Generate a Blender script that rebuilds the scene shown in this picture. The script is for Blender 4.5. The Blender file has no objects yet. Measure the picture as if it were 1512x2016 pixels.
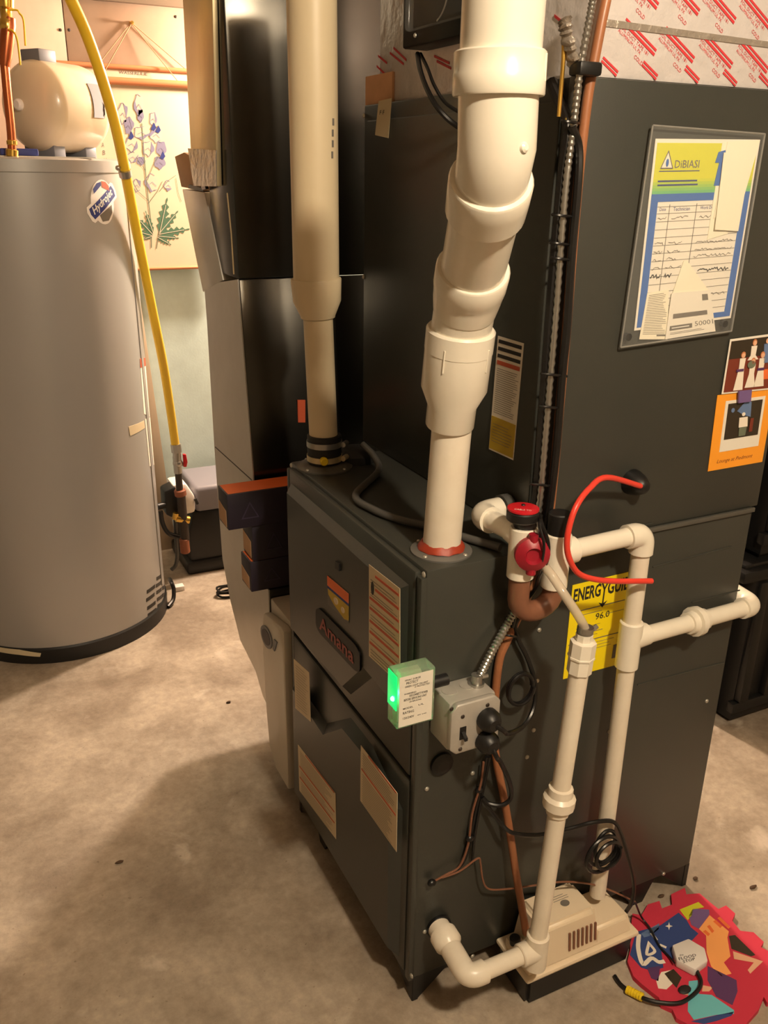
import bpy, bmesh, math, random
from mathutils import Vector, Matrix
random.seed(7)
SC = bpy.context.scene
V = Vector
PI = math.pi

# ------------------------------------------------------------------ camera, light, exposure
FPX, YAW, PITCH, ROLL = 1726.25, 1.1109, 0.3686, 0.0154
CAM = V((-0.626, -1.1063, 1.527))
_d = V((math.cos(YAW) * math.cos(PITCH), math.sin(YAW) * math.cos(PITCH), -math.sin(PITCH)))
_r = _d.cross(V((0, 0, 1))).normalized()
_u = _r.cross(_d)
_c, _s = math.cos(ROLL), math.sin(ROLL)
RIGHT, UP = _c * _r + _s * _u, -_s * _r + _c * _u
cam_data = bpy.data.cameras.new('camera')
cam_data.sensor_fit = 'VERTICAL'
cam_data.sensor_height = 36.0
cam_data.lens = FPX / 2016.0 * 36.0
cam_data.clip_start = 0.02
cam = bpy.data.objects.new('camera', cam_data)
cam.matrix_world = Matrix(((RIGHT.x, UP.x, -_d.x, CAM.x), (RIGHT.y, UP.y, -_d.y, CAM.y),
                           (RIGHT.z, UP.z, -_d.z, CAM.z), (0, 0, 0, 1)))
SC.collection.objects.link(cam)
SC.camera = cam

SC.view_settings.view_transform = 'Standard'
SC.view_settings.look = 'None'
SC.view_settings.gamma = 1.0
SC.view_settings.use_curve_mapping = False
SC.view_settings.exposure = 0.0

w = bpy.data.worlds.new('world')
SC.world = w
w.use_nodes = True
w.node_tree.nodes['Background'].inputs[0].default_value = (1.0, 0.8, 0.6, 1)
w.node_tree.nodes['Background'].inputs[1].default_value = 0.02


def lamp(name, loc, energy, col, radius):
    ld = bpy.data.lights.new(name, 'POINT')
    ld.energy = energy
    ld.color = col
    ld.shadow_soft_size = radius
    lo = bpy.data.objects.new(name, ld)
    lo.location = loc
    SC.collection.objects.link(lo)
    return lo


lamp('ceiling_bulb_near', (-0.03, -1.45, 2.42), 150, (1.0, 0.83, 0.61), 0.06)
lamp('ceiling_bulb_far', (0.88, 2.22, 1.98), 250, (1.0, 0.765, 0.575), 0.06)


# ------------------------------------------------------------------ points on real planes seen through a pixel
def ray(px, py):
    return RIGHT * ((px - 756) / FPX) - UP * ((py - 1008) / FPX) + _d


def on(px, py, ax, v):
    r = ray(px, py)
    return CAM + r * ((v - CAM[ax]) / r[ax])


def PX(px, py, x): return on(px, py, 0, x)
def PY(px, py, y): return on(px, py, 1, y)
def PZ(px, py, z): return on(px, py, 2, z)


# ------------------------------------------------------------------ materials
def lin(c):
    out = []
    for v in c[:3]:
        v /= 255.0
        out.append(v / 12.92 if v <= 0.04045 else ((v + 0.055) / 1.055) ** 2.4)
    return (*out, 1.0)


def mat(name, rgb, rough=0.5, metal=0.0, noise=None, bump=None, spec=None, rgb2=None, trans=0.0, emit=None, alpha=None,
        stretch=None, coat=0.0, aniso=None):
    m = bpy.data.materials.new(name)
    m.use_nodes = True
    nt = m.node_tree
    b = nt.nodes['Principled BSDF']
    b.inputs['Base Color'].default_value = lin(rgb)
    b.inputs['Roughness'].default_value = rough
    b.inputs['Metallic'].default_value = metal
    if coat:
        b.inputs['Coat Weight'].default_value = coat
        b.inputs['Coat Roughness'].default_value = 0.15
    if spec is not None:
        b.inputs['Specular IOR Level'].default_value = spec
    if trans:
        b.inputs['Transmission Weight'].default_value = trans
    if alpha is not None:
        b.inputs['Alpha'].default_value = alpha
    if emit:
        b.inputs['Emission Color'].default_value = lin(emit[0])
        b.inputs['Emission Strength'].default_value = emit[1]
    if noise or bump:
        tc = nt.nodes.new('ShaderNodeTexCoord')
        mp = nt.nodes.new('ShaderNodeMapping')
        nt.links.new(tc.outputs['Object'], mp.inputs['Vector'])
        if stretch:
            mp.inputs['Scale'].default_value = stretch
    if noise:
        n = nt.nodes.new('ShaderNodeTexNoise')
        n.inputs['Scale'].default_value = noise[0]
        n.inputs['Detail'].default_value = 6
        n.inputs['Roughness'].default_value = 0.6
        nt.links.new(mp.outputs[0], n.inputs['Vector'])
        ramp = nt.nodes.new('ShaderNodeValToRGB')
        ramp.color_ramp.elements[0].position = 0.5 - noise[1]
        ramp.color_ramp.elements[1].position = 0.5 + noise[1]
        ramp.color_ramp.elements[0].color = lin(rgb)
        ramp.color_ramp.elements[1].color = lin(rgb2 or [min(255, c * 1.12) for c in rgb])
        nt.links.new(n.outputs['Fac'], ramp.inputs['Fac'])
        nt.links.new(ramp.outputs[0], b.inputs['Base Color'])
    if bump:
        n2 = nt.nodes.new('ShaderNodeTexNoise')
        n2.inputs['Scale'].default_value = bump[0]
        n2.inputs['Detail'].default_value = 4
        nt.links.new(mp.outputs[0], n2.inputs['Vector'])
        bp = nt.nodes.new('ShaderNodeBump')
        bp.inputs['Strength'].default_value = bump[1]
        bp.inputs['Distance'].default_value = bump[2] if len(bump) > 2 else 0.004
        nt.links.new(n2.outputs['Fac'], bp.inputs['Height'])
        nt.links.new(bp.outputs[0], b.inputs['Normal'])
    return m


def concrete():
    m = bpy.data.materials.new('concrete_floor')
    m.use_nodes = True
    nt = m.node_tree
    b = nt.nodes['Principled BSDF']
    b.inputs['Roughness'].default_value = 0.72
    tc = nt.nodes.new('ShaderNodeTexCoord')

    def noise(scale, detail, rough=0.6, dist=0.0):
        n = nt.nodes.new('ShaderNodeTexNoise')
        n.inputs['Scale'].default_value = scale
        n.inputs['Detail'].default_value = detail
        n.inputs['Roughness'].default_value = rough
        n.inputs['Distortion'].default_value = dist
        nt.links.new(tc.outputs['Object'], n.inputs['Vector'])
        return n

    def ramp(n, p0, c0, p1, c1):
        r = nt.nodes.new('ShaderNodeValToRGB')
        r.color_ramp.elements[0].position = p0
        r.color_ramp.elements[1].position = p1
        r.color_ramp.elements[0].color = c0
        r.color_ramp.elements[1].color = c1
        nt.links.new(n.outputs['Fac'], r.inputs['Fac'])
        return r

    def mix(kind, fac, a, bb):
        x = nt.nodes.new('ShaderNodeMix')
        x.data_type = 'RGBA'
        x.blend_type = kind
        if isinstance(fac, float):
            x.inputs[0].default_value = fac
        else:
            nt.links.new(fac, x.inputs[0])
        nt.links.new(a, x.inputs[6])
        if isinstance(bb, tuple):
            x.inputs[7].default_value = bb
        else:
            nt.links.new(bb, x.inputs[7])
        return x.outputs[2]

    base = ramp(noise(3.2, 7, 0.62, 0.3), 0.38, lin((144, 129, 111)), 0.62, lin((188, 174, 155)))
    fine = ramp(noise(42, 6, 0.7), 0.3, lin((206, 206, 206)), 0.7, lin((255, 255, 255)))
    c = mix('MULTIPLY', 0.8, base.outputs[0], fine.outputs[0])
    pale = ramp(noise(5.5, 5, 0.55, 0.6), 0.62, (0, 0, 0, 1), 0.72, (0.5, 0.5, 0.5, 1))
    c = mix('MIX', pale.outputs[0], c, lin((218, 206, 190)))
    stain = ramp(noise(2.1, 4, 0.55, 0.8), 0.60, (0, 0, 0, 1), 0.70, (0.42, 0.42, 0.42, 1))
    c = mix('MIX', stain.outputs[0], c, lin((112, 97, 80)))
    pit = ramp(noise(90, 3, 0.5), 0.69, (0, 0, 0, 1), 0.74, (0.5, 0.5, 0.5, 1))
    c = mix('MIX', pit.outputs[0], c, lin((95, 80, 64)))
    nt.links.new(c, b.inputs['Base Color'])
    bp = nt.nodes.new('ShaderNodeBump')
    bp.inputs['Strength'].default_value = 0.35
    bp.inputs['Distance'].default_value = 0.004
    nt.links.new(noise(60, 5).outputs['Fac'], bp.inputs['Height'])
    nt.links.new(bp.outputs[0], b.inputs['Normal'])
    return m


M = {}
M['concrete'] = concrete()
M['blue_wall'] = mat('pale_blue_paint', (188, 205, 200), 0.7, noise=(8, 0.25), bump=(120, 0.15, 0.002))
M['dark_wall'] = mat('block_wall_paint', (150, 138, 120), 0.8, noise=(4, 0.3))
M['ceiling'] = mat('ceiling_paint', (150, 135, 115), 0.8, noise=(3, 0.3))
M['board'] = mat('cream_board', (172, 146, 126), 0.6, noise=(6, 0.3))
M['beam'] = mat('beam_wood', (96, 80, 62), 0.8, noise=(12, 0.3), stretch=(0.3, 3, 3))
M['charcoal'] = mat('charcoal_enamel', (53, 55, 51), 0.36, noise=(5, 0.3), rgb2=(58, 59, 54), bump=(400, 0.12, 0.001))
M['charcoal2'] = mat('charcoal_edge', (84, 82, 76), 0.4)
M['black'] = mat('black_plastic', (20, 20, 20), 0.45)
M['black_gloss'] = mat('black_gloss', (9, 9, 9), 0.4, spec=0.15)
M['black_cable'] = mat('black_cable', (18, 17, 17), 0.35)
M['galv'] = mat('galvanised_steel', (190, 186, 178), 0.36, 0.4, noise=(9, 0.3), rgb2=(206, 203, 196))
M['galv_dark'] = mat('galvanised_trunk', (62, 60, 56), 0.24, 0.9, noise=(3, 0.3), rgb2=(72, 70, 65))  # same steel as galv; its dark reflections are put into the colour
M['brassy'] = mat('warm_galvanised', (205, 188, 150), 0.38, 0.7, noise=(3, 0.3), stretch=(3, 3, 0.5))
M['steel'] = mat('zinc_steel', (178, 176, 170), 0.32, 0.9)
M['screw'] = mat('screw_head', (190, 186, 175), 0.35, 0.6)
M['pvc'] = mat('white_pvc', (232, 224, 206), 0.27, noise=(14, 0.3), rgb2=(240, 233, 217), coat=0.3)
M['pvc_dirty'] = mat('used_white_pvc', (226, 214, 194), 0.33, noise=(18, 0.28), rgb2=(238, 229, 212))
M['pvc_tan'] = mat('shaded_cream_pvc', (214, 196, 162), 0.4, noise=(10, 0.3), rgb2=(220, 203, 170))  # tan tone puts the intake pipe's shade into its colour
M['primer'] = mat('red_sealant', (146, 46, 28), 0.5, noise=(60, 0.2), rgb2=(162, 62, 36))
M['rubber'] = mat('black_rubber', (24, 23, 22), 0.6)
M['grey_rubber'] = mat('grey_rubber', (78, 77, 74), 0.5)
M['brown_rubber'] = mat('brown_trap_hose', (118, 78, 58), 0.4, noise=(20, 0.3))
M['brown_tube'] = mat('brown_vinyl_tube', (146, 94, 62), 0.4, noise=(16, 0.3))
M['copper'] = mat('copper', (205, 118, 76), 0.3, 0.9, noise=(20, 0.3), rgb2=(186, 98, 60))
M['brass'] = mat('brass', (222, 180, 88), 0.25, 0.9)
M['yellow_hose'] = mat('yellow_gas_hose', (238, 200, 50), 0.35, noise=(10, 0.3), rgb2=(228, 186, 40))
M['yellow'] = mat('yellow_plastic', (238, 205, 30), 0.45)
M['red'] = mat('red_plastic', (196, 28, 40), 0.35)
M['red_tube'] = mat('red_tube', (226, 66, 52), 0.35)
M['crimson'] = mat('crimson_cap', (150, 22, 40), 0.4)
M['iron'] = mat('black_iron_pipe', (58, 50, 44), 0.5, 0.4, noise=(30, 0.3))
M['rust'] = mat('rusty_iron', (130, 76, 50), 0.6, noise=(30, 0.3))
M['heater'] = mat('grey_heater_jacket', (164, 161, 157), 0.34, 0.3, noise=(3, 0.3), rgb2=(169, 166, 162))
M['tank'] = mat('cream_tank_enamel', (210, 194, 168), 0.3, coat=0.2)
M['grey_blue'] = mat('grey_plastic', (112, 114, 122), 0.5)
M['paper'] = mat('white_paper', (232, 226, 212), 0.7)
M['paper_warm'] = mat('label_paper', (212, 194, 162), 0.6)
M['cream_paper'] = mat('cream_paper', (240, 232, 208), 0.65)
M['chart'] = mat('chart_canvas', (204, 188, 160), 0.8, noise=(5, 0.3), rgb2=(209, 194, 167))
M['rod'] = mat('wooden_rod', (178, 112, 72), 0.5, noise=(20, 0.3), stretch=(0.3, 3, 3))
M['string'] = mat('string', (170, 130, 95), 0.9)
M['ink'] = mat('black_ink', (34, 32, 30), 0.7)
M['ink_soft'] = mat('grey_ink', (112, 106, 98), 0.7)
M['red_ink'] = mat('red_ink', (190, 82, 48), 0.6)
M['foil_red'] = mat('foil_red_print', (200, 56, 62), 0.5)
M['yellow_label'] = mat('yellow_label', (246, 222, 14), 0.5)
M['ochre'] = mat('ochre_label', (190, 160, 40), 0.6)
M['blue_ink'] = mat('blue_print', (48, 100, 176), 0.6)
M['navy'] = mat('navy_print', (38, 50, 120), 0.6)
M['lime'] = mat('lime_print', (206, 206, 44), 0.6)
M['green_print'] = mat('green_print', (120, 182, 96), 0.6)
for _k in range(5):
    _f = (_k + 0.5) / 5
    M['fade_%d' % _k] = mat('lime_to_green_print', (206 - 110 * _f, 206 - 30 * _f, 44 + 80 * _f), 0.6)
M['orange_card'] = mat('orange_card', (246, 160, 44), 0.6)
M['orange'] = mat('orange_print', (232, 112, 54), 0.6)
M['purple'] = mat('purple_box_card', (36, 28, 44), 0.5)
M['violet_dim'] = mat('dim_violet_print', (62, 52, 74), 0.5)
M['leaf_green'] = mat('leaf_print', (74, 108, 84), 0.8)
M['bloom'] = mat('bloom_print', (128, 124, 150), 0.8)
M['bloom_pale'] = mat('pale_bloom_print', (200, 188, 168), 0.8)
M['stem'] = mat('stem_print', (104, 112, 92), 0.8)
M['card'] = mat('brown_card_and_reflection', (176, 142, 112), 0.8, noise=(12, 0.3))
M['shade_strip'] = mat('tan_shade_strip', (170, 152, 128), 0.7, noise=(8, 0.3), stretch=(4, 4, 0.4))  # tone of the wall in shade, put into the strip's colour
M['greybox'] = mat('grey_softener_lid', (128, 126, 134), 0.5)
M['filter'] = mat('pale_grey_door', (196, 188, 174), 0.4)
M['beige'] = mat('beige_pump_plastic', (226, 208, 180), 0.42, noise=(10, 0.3), rgb2=(232, 215, 188))
M['mat_red'] = mat('red_foam', (196, 46, 70), 0.8, bump=(300, 0.2, 0.001))
M['white_plastic'] = mat('white_plastic', (232, 226, 220), 0.4)
M['teal'] = mat('teal_print', (104, 186, 196), 0.75)
M['night'] = mat('night_blue_print', (44, 66, 124), 0.75)
M['sky_print'] = mat('slate_blue_print', (96, 120, 160), 0.75)
M['violet'] = mat('violet_print', (112, 88, 138), 0.75)
M['plum'] = mat('plum_print', (84, 50, 96), 0.75)
M['apricot'] = mat('apricot_print', (246, 168, 96), 0.75)
M['skin'] = mat('peach_print', (226, 176, 142), 0.7)
M['pale_print'] = mat('pale_print', (236, 226, 210), 0.7)
M['forest'] = mat('dark_photo_print', (52, 44, 32), 0.5)
M['maroon'] = mat('maroon_photo_print', (120, 52, 36), 0.5)
M['white_ink'] = mat('white_ink', (236, 232, 222), 0.6)
M['box_grey'] = mat('galvanised_box', (172, 168, 160), 0.45, 0.35, noise=(25, 0.3))
M['clear'] = mat('clear_vinyl', (240, 240, 235), 0.08, trans=0.0, alpha=0.05, spec=0.8)
M['clear_edge'] = mat('clear_vinyl_edge', (150, 148, 142), 0.2, alpha=0.75)
M['clear_case'] = mat('clear_case_plastic', (205, 220, 200), 0.18, trans=0.75)
M['clear_tube'] = mat('clear_tube', (222, 208, 186), 0.15, alpha=0.62)
M['led'] = mat('green_led', (160, 255, 220), 0.4, emit=((70, 255, 150), 30.0))
M['lens'] = mat('green_led_glow', (30, 200, 110), 0.3, emit=((10, 220, 110), 1.1))  # LED light on the clear case end, put in as emission
M['grey_label'] = mat('dark_grey_label', (66, 62, 68), 0.5)
M['badge_red'] = mat('dull_red_lettering', (142, 52, 42), 0.5)
M['dull_flange'] = mat('dull_zinc', (118, 116, 112), 0.45, 0.4)
M['debris'] = mat('brown_debris', (78, 58, 40), 0.9)
M['tape'] = mat('masking_tape', (206, 190, 156), 0.7)
M['kraft'] = mat('kraft_facing', (206, 160, 122), 0.7, noise=(20, 0.3))


def foil_mat():
    m = mat('foil_insulation', (222, 216, 214), 0.3, 0.25, bump=(26, 0.45, 0.01))
    return m


M['foil'] = foil_mat()
M['foil_dull'] = mat('crumpled_foil_tape', (190, 180, 168), 0.3, 0.6, bump=(40, 0.8, 0.01))


# ------------------------------------------------------------------ object helpers
ORG = {}


def T(name, label, cat, loc, group=None):
    o = bpy.data.objects.new(name, None)
    o.empty_display_size = 0.05
    o.location = loc
    SC.collection.objects.link(o)
    o['label'] = label
    o['category'] = cat
    if group:
        o['group'] = group
    ORG[o] = V(loc)
    return o


def link(name, bm, m, parent=None, label=None, origin=None, angle=38):
    me = bpy.data.meshes.new(name)
    org = ORG[parent] if parent is not None else (V(origin) if origin is not None else V((0, 0, 0)))
    bmesh.ops.recalc_face_normals(bm, faces=bm.faces)
    bmesh.ops.translate(bm, verts=bm.verts, vec=-org)
    bm.to_mesh(me)
    bm.free()
    me.polygons.foreach_set('use_smooth', [True] * len(me.polygons))
    me.set_sharp_from_angle(angle=math.radians(angle))
    me.materials.append(M[m] if isinstance(m, str) else m)
    o = bpy.data.objects.new(name, me)
    SC.collection.objects.link(o)
    if parent is not None:
        o.parent = parent
    else:
        o.location = org
    ORG[o] = org
    if label:
        o['label'] = label
    return o


def solo(name, bm, m, label, cat, origin, group=None):
    o = link(name, bm, m, None, label, origin)
    o['category'] = cat
    if group:
        o['group'] = group
    return o


def struct(name, bm, m, parent=None):
    o = link(name, bm, m, parent)
    if parent is None:
        o['kind'] = 'structure'
    return o


def NB(): return bmesh.new()


def box(bm, a, b, bev=0.0, seg=2):
    a, b = V(a), V(b)
    r = bmesh.ops.create_cube(bm, size=1.0)
    vs = r['verts']
    for v in vs:
        v.co = V(((a.x + b.x) / 2 + v.co.x * (b.x - a.x), (a.y + b.y) / 2 + v.co.y * (b.y - a.y),
                  (a.z + b.z) / 2 + v.co.z * (b.z - a.z)))
    if bev:
        es = list({e for v in vs for e in v.link_edges})
        bmesh.ops.bevel(bm, geom=es, offset=bev, segments=seg, affect='EDGES', profile=0.5)
    return bm


def prism(bm, pts, n, bev=0.0):
    """polygon pts extruded by vector n"""
    n = V(n)
    lo = [bm.verts.new(V(p)) for p in pts]
    hi = [bm.verts.new(V(p) + n) for p in pts]
    k = len(pts)
    fs = [bm.faces.new(lo), bm.faces.new(hi)]
    for i in range(k):
        fs.append(bm.faces.new((lo[i], lo[(i + 1) % k], hi[(i + 1) % k], hi[i])))
    if bev:
        bmesh.ops.recalc_face_normals(bm, faces=fs)
        es = list({e for f in fs for e in f.edges})
        bmesh.ops.bevel(bm, geom=es, offset=bev, segments=2, affect='EDGES', profile=0.5)
    return bm


def frame(d):
    d = V(d).normalized()
    a = V((0, 0, 1)) if abs(d.z) < 0.9 else V((1, 0, 0))
    u = d.cross(a).normalized()
    return d, u, d.cross(u)


def lathe(bm, p, d, prof, seg=28, caps=True):
    """prof: (distance along d, radius)"""
    p = V(p)
    d, u, v = frame(d)
    rings = []
    for h, r in prof:
        rings.append([bm.verts.new(p + d * h + (u * math.cos(2 * PI * i / seg) + v * math.sin(2 * PI * i / seg)) * max(r, 1e-4))
                      for i in range(seg)])
    for a, b in zip(rings, rings[1:]):
        for i in range(seg):
            bm.faces.new((a[i], a[(i + 1) % seg], b[(i + 1) % seg], b[i]))
    if caps:
        bm.faces.new(rings[0])
        bm.faces.new(rings[-1])
    return bm


def cyl(bm, a, b, r, r2=None, seg=24, bev=0.0):
    a, b = V(a), V(b)
    L = (b - a).length
    r2 = r if r2 is None else r2
    if bev:
        return lathe(bm, a, b - a, [(0, r - bev), (bev, r), (L - bev, r2), (L, r2 - bev)], seg)
    return lathe(bm, a, b - a, [(0, r), (L, r2)], seg)


def smooth_path(pts, n=6):
    pts = [V(p) for p in pts]
    out = []
    for i in range(len(pts) - 1):
        p0 = pts[i - 1] if i else pts[0] * 2 - pts[1]
        p1, p2 = pts[i], pts[i + 1]
        p3 = pts[i + 2] if i + 2 < len(pts) else pts[-1] * 2 - pts[-2]
        for k in range(n):
            t = k / n
            out.append(0.5 * ((2 * p1) + (p2 - p0) * t + (2 * p0 - 5 * p1 + 4 * p2 - p3) * t * t + (3 * p1 - p0 - 3 * p2 + p3) * t ** 3))
    out.append(pts[-1])
    return out


def tube(bm, pts, r, seg=10, n=6, radii=None, smooth=True, flat=1.0):
    path = smooth_path(pts, n) if smooth and len(pts) > 2 else [V(p) for p in pts]
    k = len(path)
    tang = []
    for i in range(k):
        t = path[min(i + 1, k - 1)] - path[max(i - 1, 0)]
        tang.append(t.normalized() if t.length > 1e-9 else V((0, 0, 1)))
    _, u, v = frame(tang[0])
    rings = []
    for i in range(k):
        t = tang[i]
        u = (u - t * u.dot(t))
        u = u.normalized() if u.length > 1e-6 else frame(t)[1]
        v = t.cross(u)
        rr = r if radii is None else radii(i / (k - 1), i)
        rings.append([bm.verts.new(path[i] + (u * math.cos(2 * PI * j / seg) + v * math.sin(2 * PI * j / seg) * flat) * rr) for j in range(seg)])
    for a, b in zip(rings, rings[1:]):
        for j in range(seg):
            bm.faces.new((a[j], a[(j + 1) % seg], b[(j + 1) % seg], b[j]))
    bm.faces.new(rings[0])
    bm.faces.new(rings[-1])
    return bm


def arc(c, a, b, r, n=8, t0=0.0, t1=PI / 2):
    """points c + r*(a cos + b sin)"""
    c, a, b = V(c), V(a), V(b)
    return [c + (a * math.cos(t0 + (t1 - t0) * i / n) + b * math.sin(t0 + (t1 - t0) * i / n)) * r for i in range(n + 1)]


def ball(bm, c, r, sx=1, sy=1, sz=1, seg=16):
    res = bmesh.ops.create_uvsphere(bm, u_segments=seg, v_segments=max(6, seg // 2), radius=r)
    for v in res['verts']:
        v.co = V((v.co.x * sx, v.co.y * sy, v.co.z * sz)) + V(c)
    return bm


def elbow(bm, p, da, db, r, rs, la, lb, seg=20):
    """PVC elbow at corner p: sockets towards da and db (unit vectors), pipe radius r, socket radius rs"""
    p, da, db = V(p), V(da).normalized(), V(db).normalized()
    k = rs * 1.05
    cen = p + (da + db) * k
    pts = [p + da * la]
    n = 7
    mid = []
    for i in range(n + 1):
        t = i / n
        q0, q1, q2 = p + da * k, p, p + db * k
        mid.append(q0 * (1 - t) ** 2 + q1 * 2 * t * (1 - t) + q2 * t * t)
    tube(bm, [p + da * la] + mid + [p + db * lb], rs, seg, smooth=False)
    return bm


# flat prints on a quad: corners TL, TR, BR, BL
class Quad:
    def __init__(self, tl, tr, br, bl, n, lift=0.0):
        self.c = [V(x) for x in (tl, tr, br, bl)]
        self.n = V(n).normalized()
        self.lift = lift

    def p(self, s, t, lift=0.0):
        a, b, c, d = self.c
        return (a * (1 - s) + b * s) * (1 - t) + (d * (1 - s) + c * s) * t + self.n * (self.lift + lift)

    def slab(self, bm, pts, lift=0.0, th=0.0006):
        return prism(bm, [self.p(s, t, lift) for s, t in pts], self.n * th)

    def rect(self, bm, s0, t0, s1, t1, lift=0.0, th=0.0006):
        return self.slab(bm, [(s0, t0), (s1, t0), (s1, t1), (s0, t1)], lift, th)

    def base(self, bm, th=0.0008):
        return self.rect(bm, 0, 0, 1, 1, 0, th)

    def disc(self, bm, s, t, rs, rt, lift=0.0, th=0.0006, n=14, a0=0.0, rot=0.0):
        pts = []
        for i in range(n):
            a = 2 * PI * i / n + a0
            x, y = rs * math.cos(a), rt * math.sin(a)
            pts.append((s + x * math.cos(rot) - y * math.sin(rot), t + x * math.sin(rot) + y * math.cos(rot)))
        return self.slab(bm, pts, lift, th)

    def stroke(self, bm, pts, wd, lift=0.0, th=0.0004):
        """one flat ribbon along the points, width in metres"""
        P = [self.p(x, y, lift + th) for x, y in pts]
        P = [p for i, p in enumerate(P) if i == 0 or (p - P[i - 1]).length > 1e-6]
        if len(P) < 2:
            return bm
        closed = (P[0] - P[-1]).length < 1e-6
        L_, R_ = [], []
        for i, p in enumerate(P):
            d0 = (p - P[i - 1]).normalized() if i else None
            d1 = (P[i + 1] - p).normalized() if i + 1 < len(P) else None
            if closed and d0 is None:
                d0 = (P[-1] - P[-2]).normalized()
            if closed and d1 is None:
                d1 = (P[1] - P[0]).normalized()
            a = d0 or d1
            b = d1 or d0
            t = a + b
            t = t.normalized() if t.length > 1e-4 else b
            side = t.cross(self.n)
            k = wd / 2 / max(0.45, side.dot(b.cross(self.n)))
            L_.append(bm.verts.new(p - side * k))
            R_.append(bm.verts.new(p + side * k))
        for i in range(len(P) - 1):
            bm.faces.new((L_[i], L_[i + 1], R_[i + 1], R_[i]))
        return bm

    def text(self, bm, body, s0, t0, s1, t1, lift=0.0, th=0.0003, rot=0.0, shear=0.0, bold=0.0):
        vs, fs = text_geo(body, shear, bold)
        if not vs:
            return bm
        x0 = min(v[0] for v in vs); x1 = max(v[0] for v in vs)
        y0 = min(v[1] for v in vs); y1 = max(v[1] for v in vs)
        out = []
        for x, y in vs:
            a = (x - x0) / max(x1 - x0, 1e-6)
            b = (y1 - y) / max(y1 - y0, 1e-6)
            s, t = s0 + a * (s1 - s0), t0 + b * (t1 - t0) + rot * (a * (s1 - s0))
            out.append(bm.verts.new(self.p(s, t, lift + th)))
        for f in fs:
            try:
                bm.faces.new([out[i] for i in f])
            except ValueError:
                pass
        return bm

    def scribble(self, bm, s0, s1, t, amp, wd, n=14, lift=0.0):
        pts = []
        for i in range(n + 1):
            pts.append((s0 + (s1 - s0) * i / n, t + (random.random() - 0.5) * 2 * amp))
        return self.stroke(bm, pts, wd, lift)

    def lines(self, bm, s0, s1, t0, t1, n, wd, lift=0.0, ragged=0.25):
        for i in range(n):
            t = t0 + (t1 - t0) * (i + 0.5) / n
            self.stroke(bm, [(s0, t), (s1 - random.random() * ragged * (s1 - s0), t)], wd, lift)
        return bm


_tc = {}


def text_geo(body, shear=0.0, bold=0.0):
    key = (body, shear, bold)
    if key not in _tc:
        cu = bpy.data.curves.new('lettering', 'FONT')
        cu.body = body
        cu.shear = shear
        cu.offset = bold
        cu.resolution_u = 2
        ob = bpy.data.objects.new('lettering_source', cu)
        SC.collection.objects.link(ob)
        bpy.context.view_layer.update()
        dg = bpy.context.evaluated_depsgraph_get()
        me = bpy.data.meshes.new_from_object(ob.evaluated_get(dg))
        _tc[key] = ([(v.co.x, v.co.y) for v in me.vertices], [tuple(p.vertices) for p in me.polygons])
        bpy.data.objects.remove(ob)
        bpy.data.meshes.remove(me)
        bpy.data.curves.remove(cu)
    return _tc[key]


def qpx(plane, v, corners, lift=0.0):
    """Quad on a real plane X/Y/Z = v whose corners are seen at these pixels"""
    f = {'X': PX, 'Y': PY, 'Z': PZ}[plane]
    n = {'X': (-1, 0, 0), 'Y': (0, -1, 0), 'Z': (0, 0, 1)}[plane]
    return Quad(*[f(x, y, v) for x, y in corners], n, lift)


def screw(parent, p, n, r=0.0045, name='screw'):
    bm = NB()
    lathe(bm, V(p), V(n), [(0, r), (0.0012, r * 1.0), (0.0026, r * 0.75), (0.0032, r * 0.3)], 10)
    return link(name, bm, 'screw', parent)


# ================================================================== the room
RX0, RX1, RY0, WY, RH = -3.2, 2.9, -3.4, 2.45, 2.5
bm = NB(); box(bm, (RX0, RY0, -0.1), (RX1, WY + 0.1, 0)); struct('floor', bm, 'concrete')
bm = NB(); box(bm, (RX0, RY0, RH), (RX1, WY + 0.1, RH + 0.1)); struct('ceiling', bm, 'ceiling')
bm = NB(); box(bm, (RX0, WY, 0), (RX1, WY + 0.1, RH)); wall_back = struct('wall_back', bm, 'blue_wall')
bm = NB(); box(bm, (RX0 - 0.1, RY0, 0), (RX0, WY + 0.1, RH)); struct('wall_left', bm, 'dark_wall')
bm = NB(); box(bm, (RX1, RY0, 0), (RX1 + 0.1, WY + 0.1, RH)); struct('wall_right', bm, 'dark_wall')
bm = NB(); box(bm, (RX0, RY0 - 0.1, 0), (RX1, RY0, RH)); struct('wall_front', bm, 'dark_wall')
bm = NB(); box(bm, (RX0, WY - 0.035, 2.068), (RX1, WY, 2.26), 0.004); struct('trim_1', bm, 'beam')

# cream boards screwed to the upper back wall, meeting at a seam
seam_x = PY(130, 80, WY - 0.02).x
for k, (a, b) in enumerate(((-1.6, seam_x - 0.0015), (seam_x + 0.0015, 1.0))):
    bm = NB(); box(bm, (a, WY - 0.02, 1.27), (b, WY, 2.068), 0.002)
    bd = link('wall_board', bm, 'board', wall_back)
    for px, py in (((119, 59),) if k == 0 else ((136, 59), (346, 33))):
        p = PY(px, py, WY - 0.02)
        bm = NB(); lathe(bm, p, (0, -1, 0), [(0, 0.005), (0.001, 0.005), (0.002, 0.003)], 10)
        link('screw', bm, 'iron', bd)

# ================================================================== furnace
W, D, ZB, H = 0.6195, 0.7176, 0.0607, 0.9367
fur = T('furnace', 'charcoal gas furnace with labelled front doors standing on black feet', 'furnace', (D / 2, W / 2, 0))
bm = NB(); box(bm, (0.0, 0, ZB), (D, W, H), 0.003)
cab = link('cabinet', bm, 'charcoal', fur)
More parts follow.
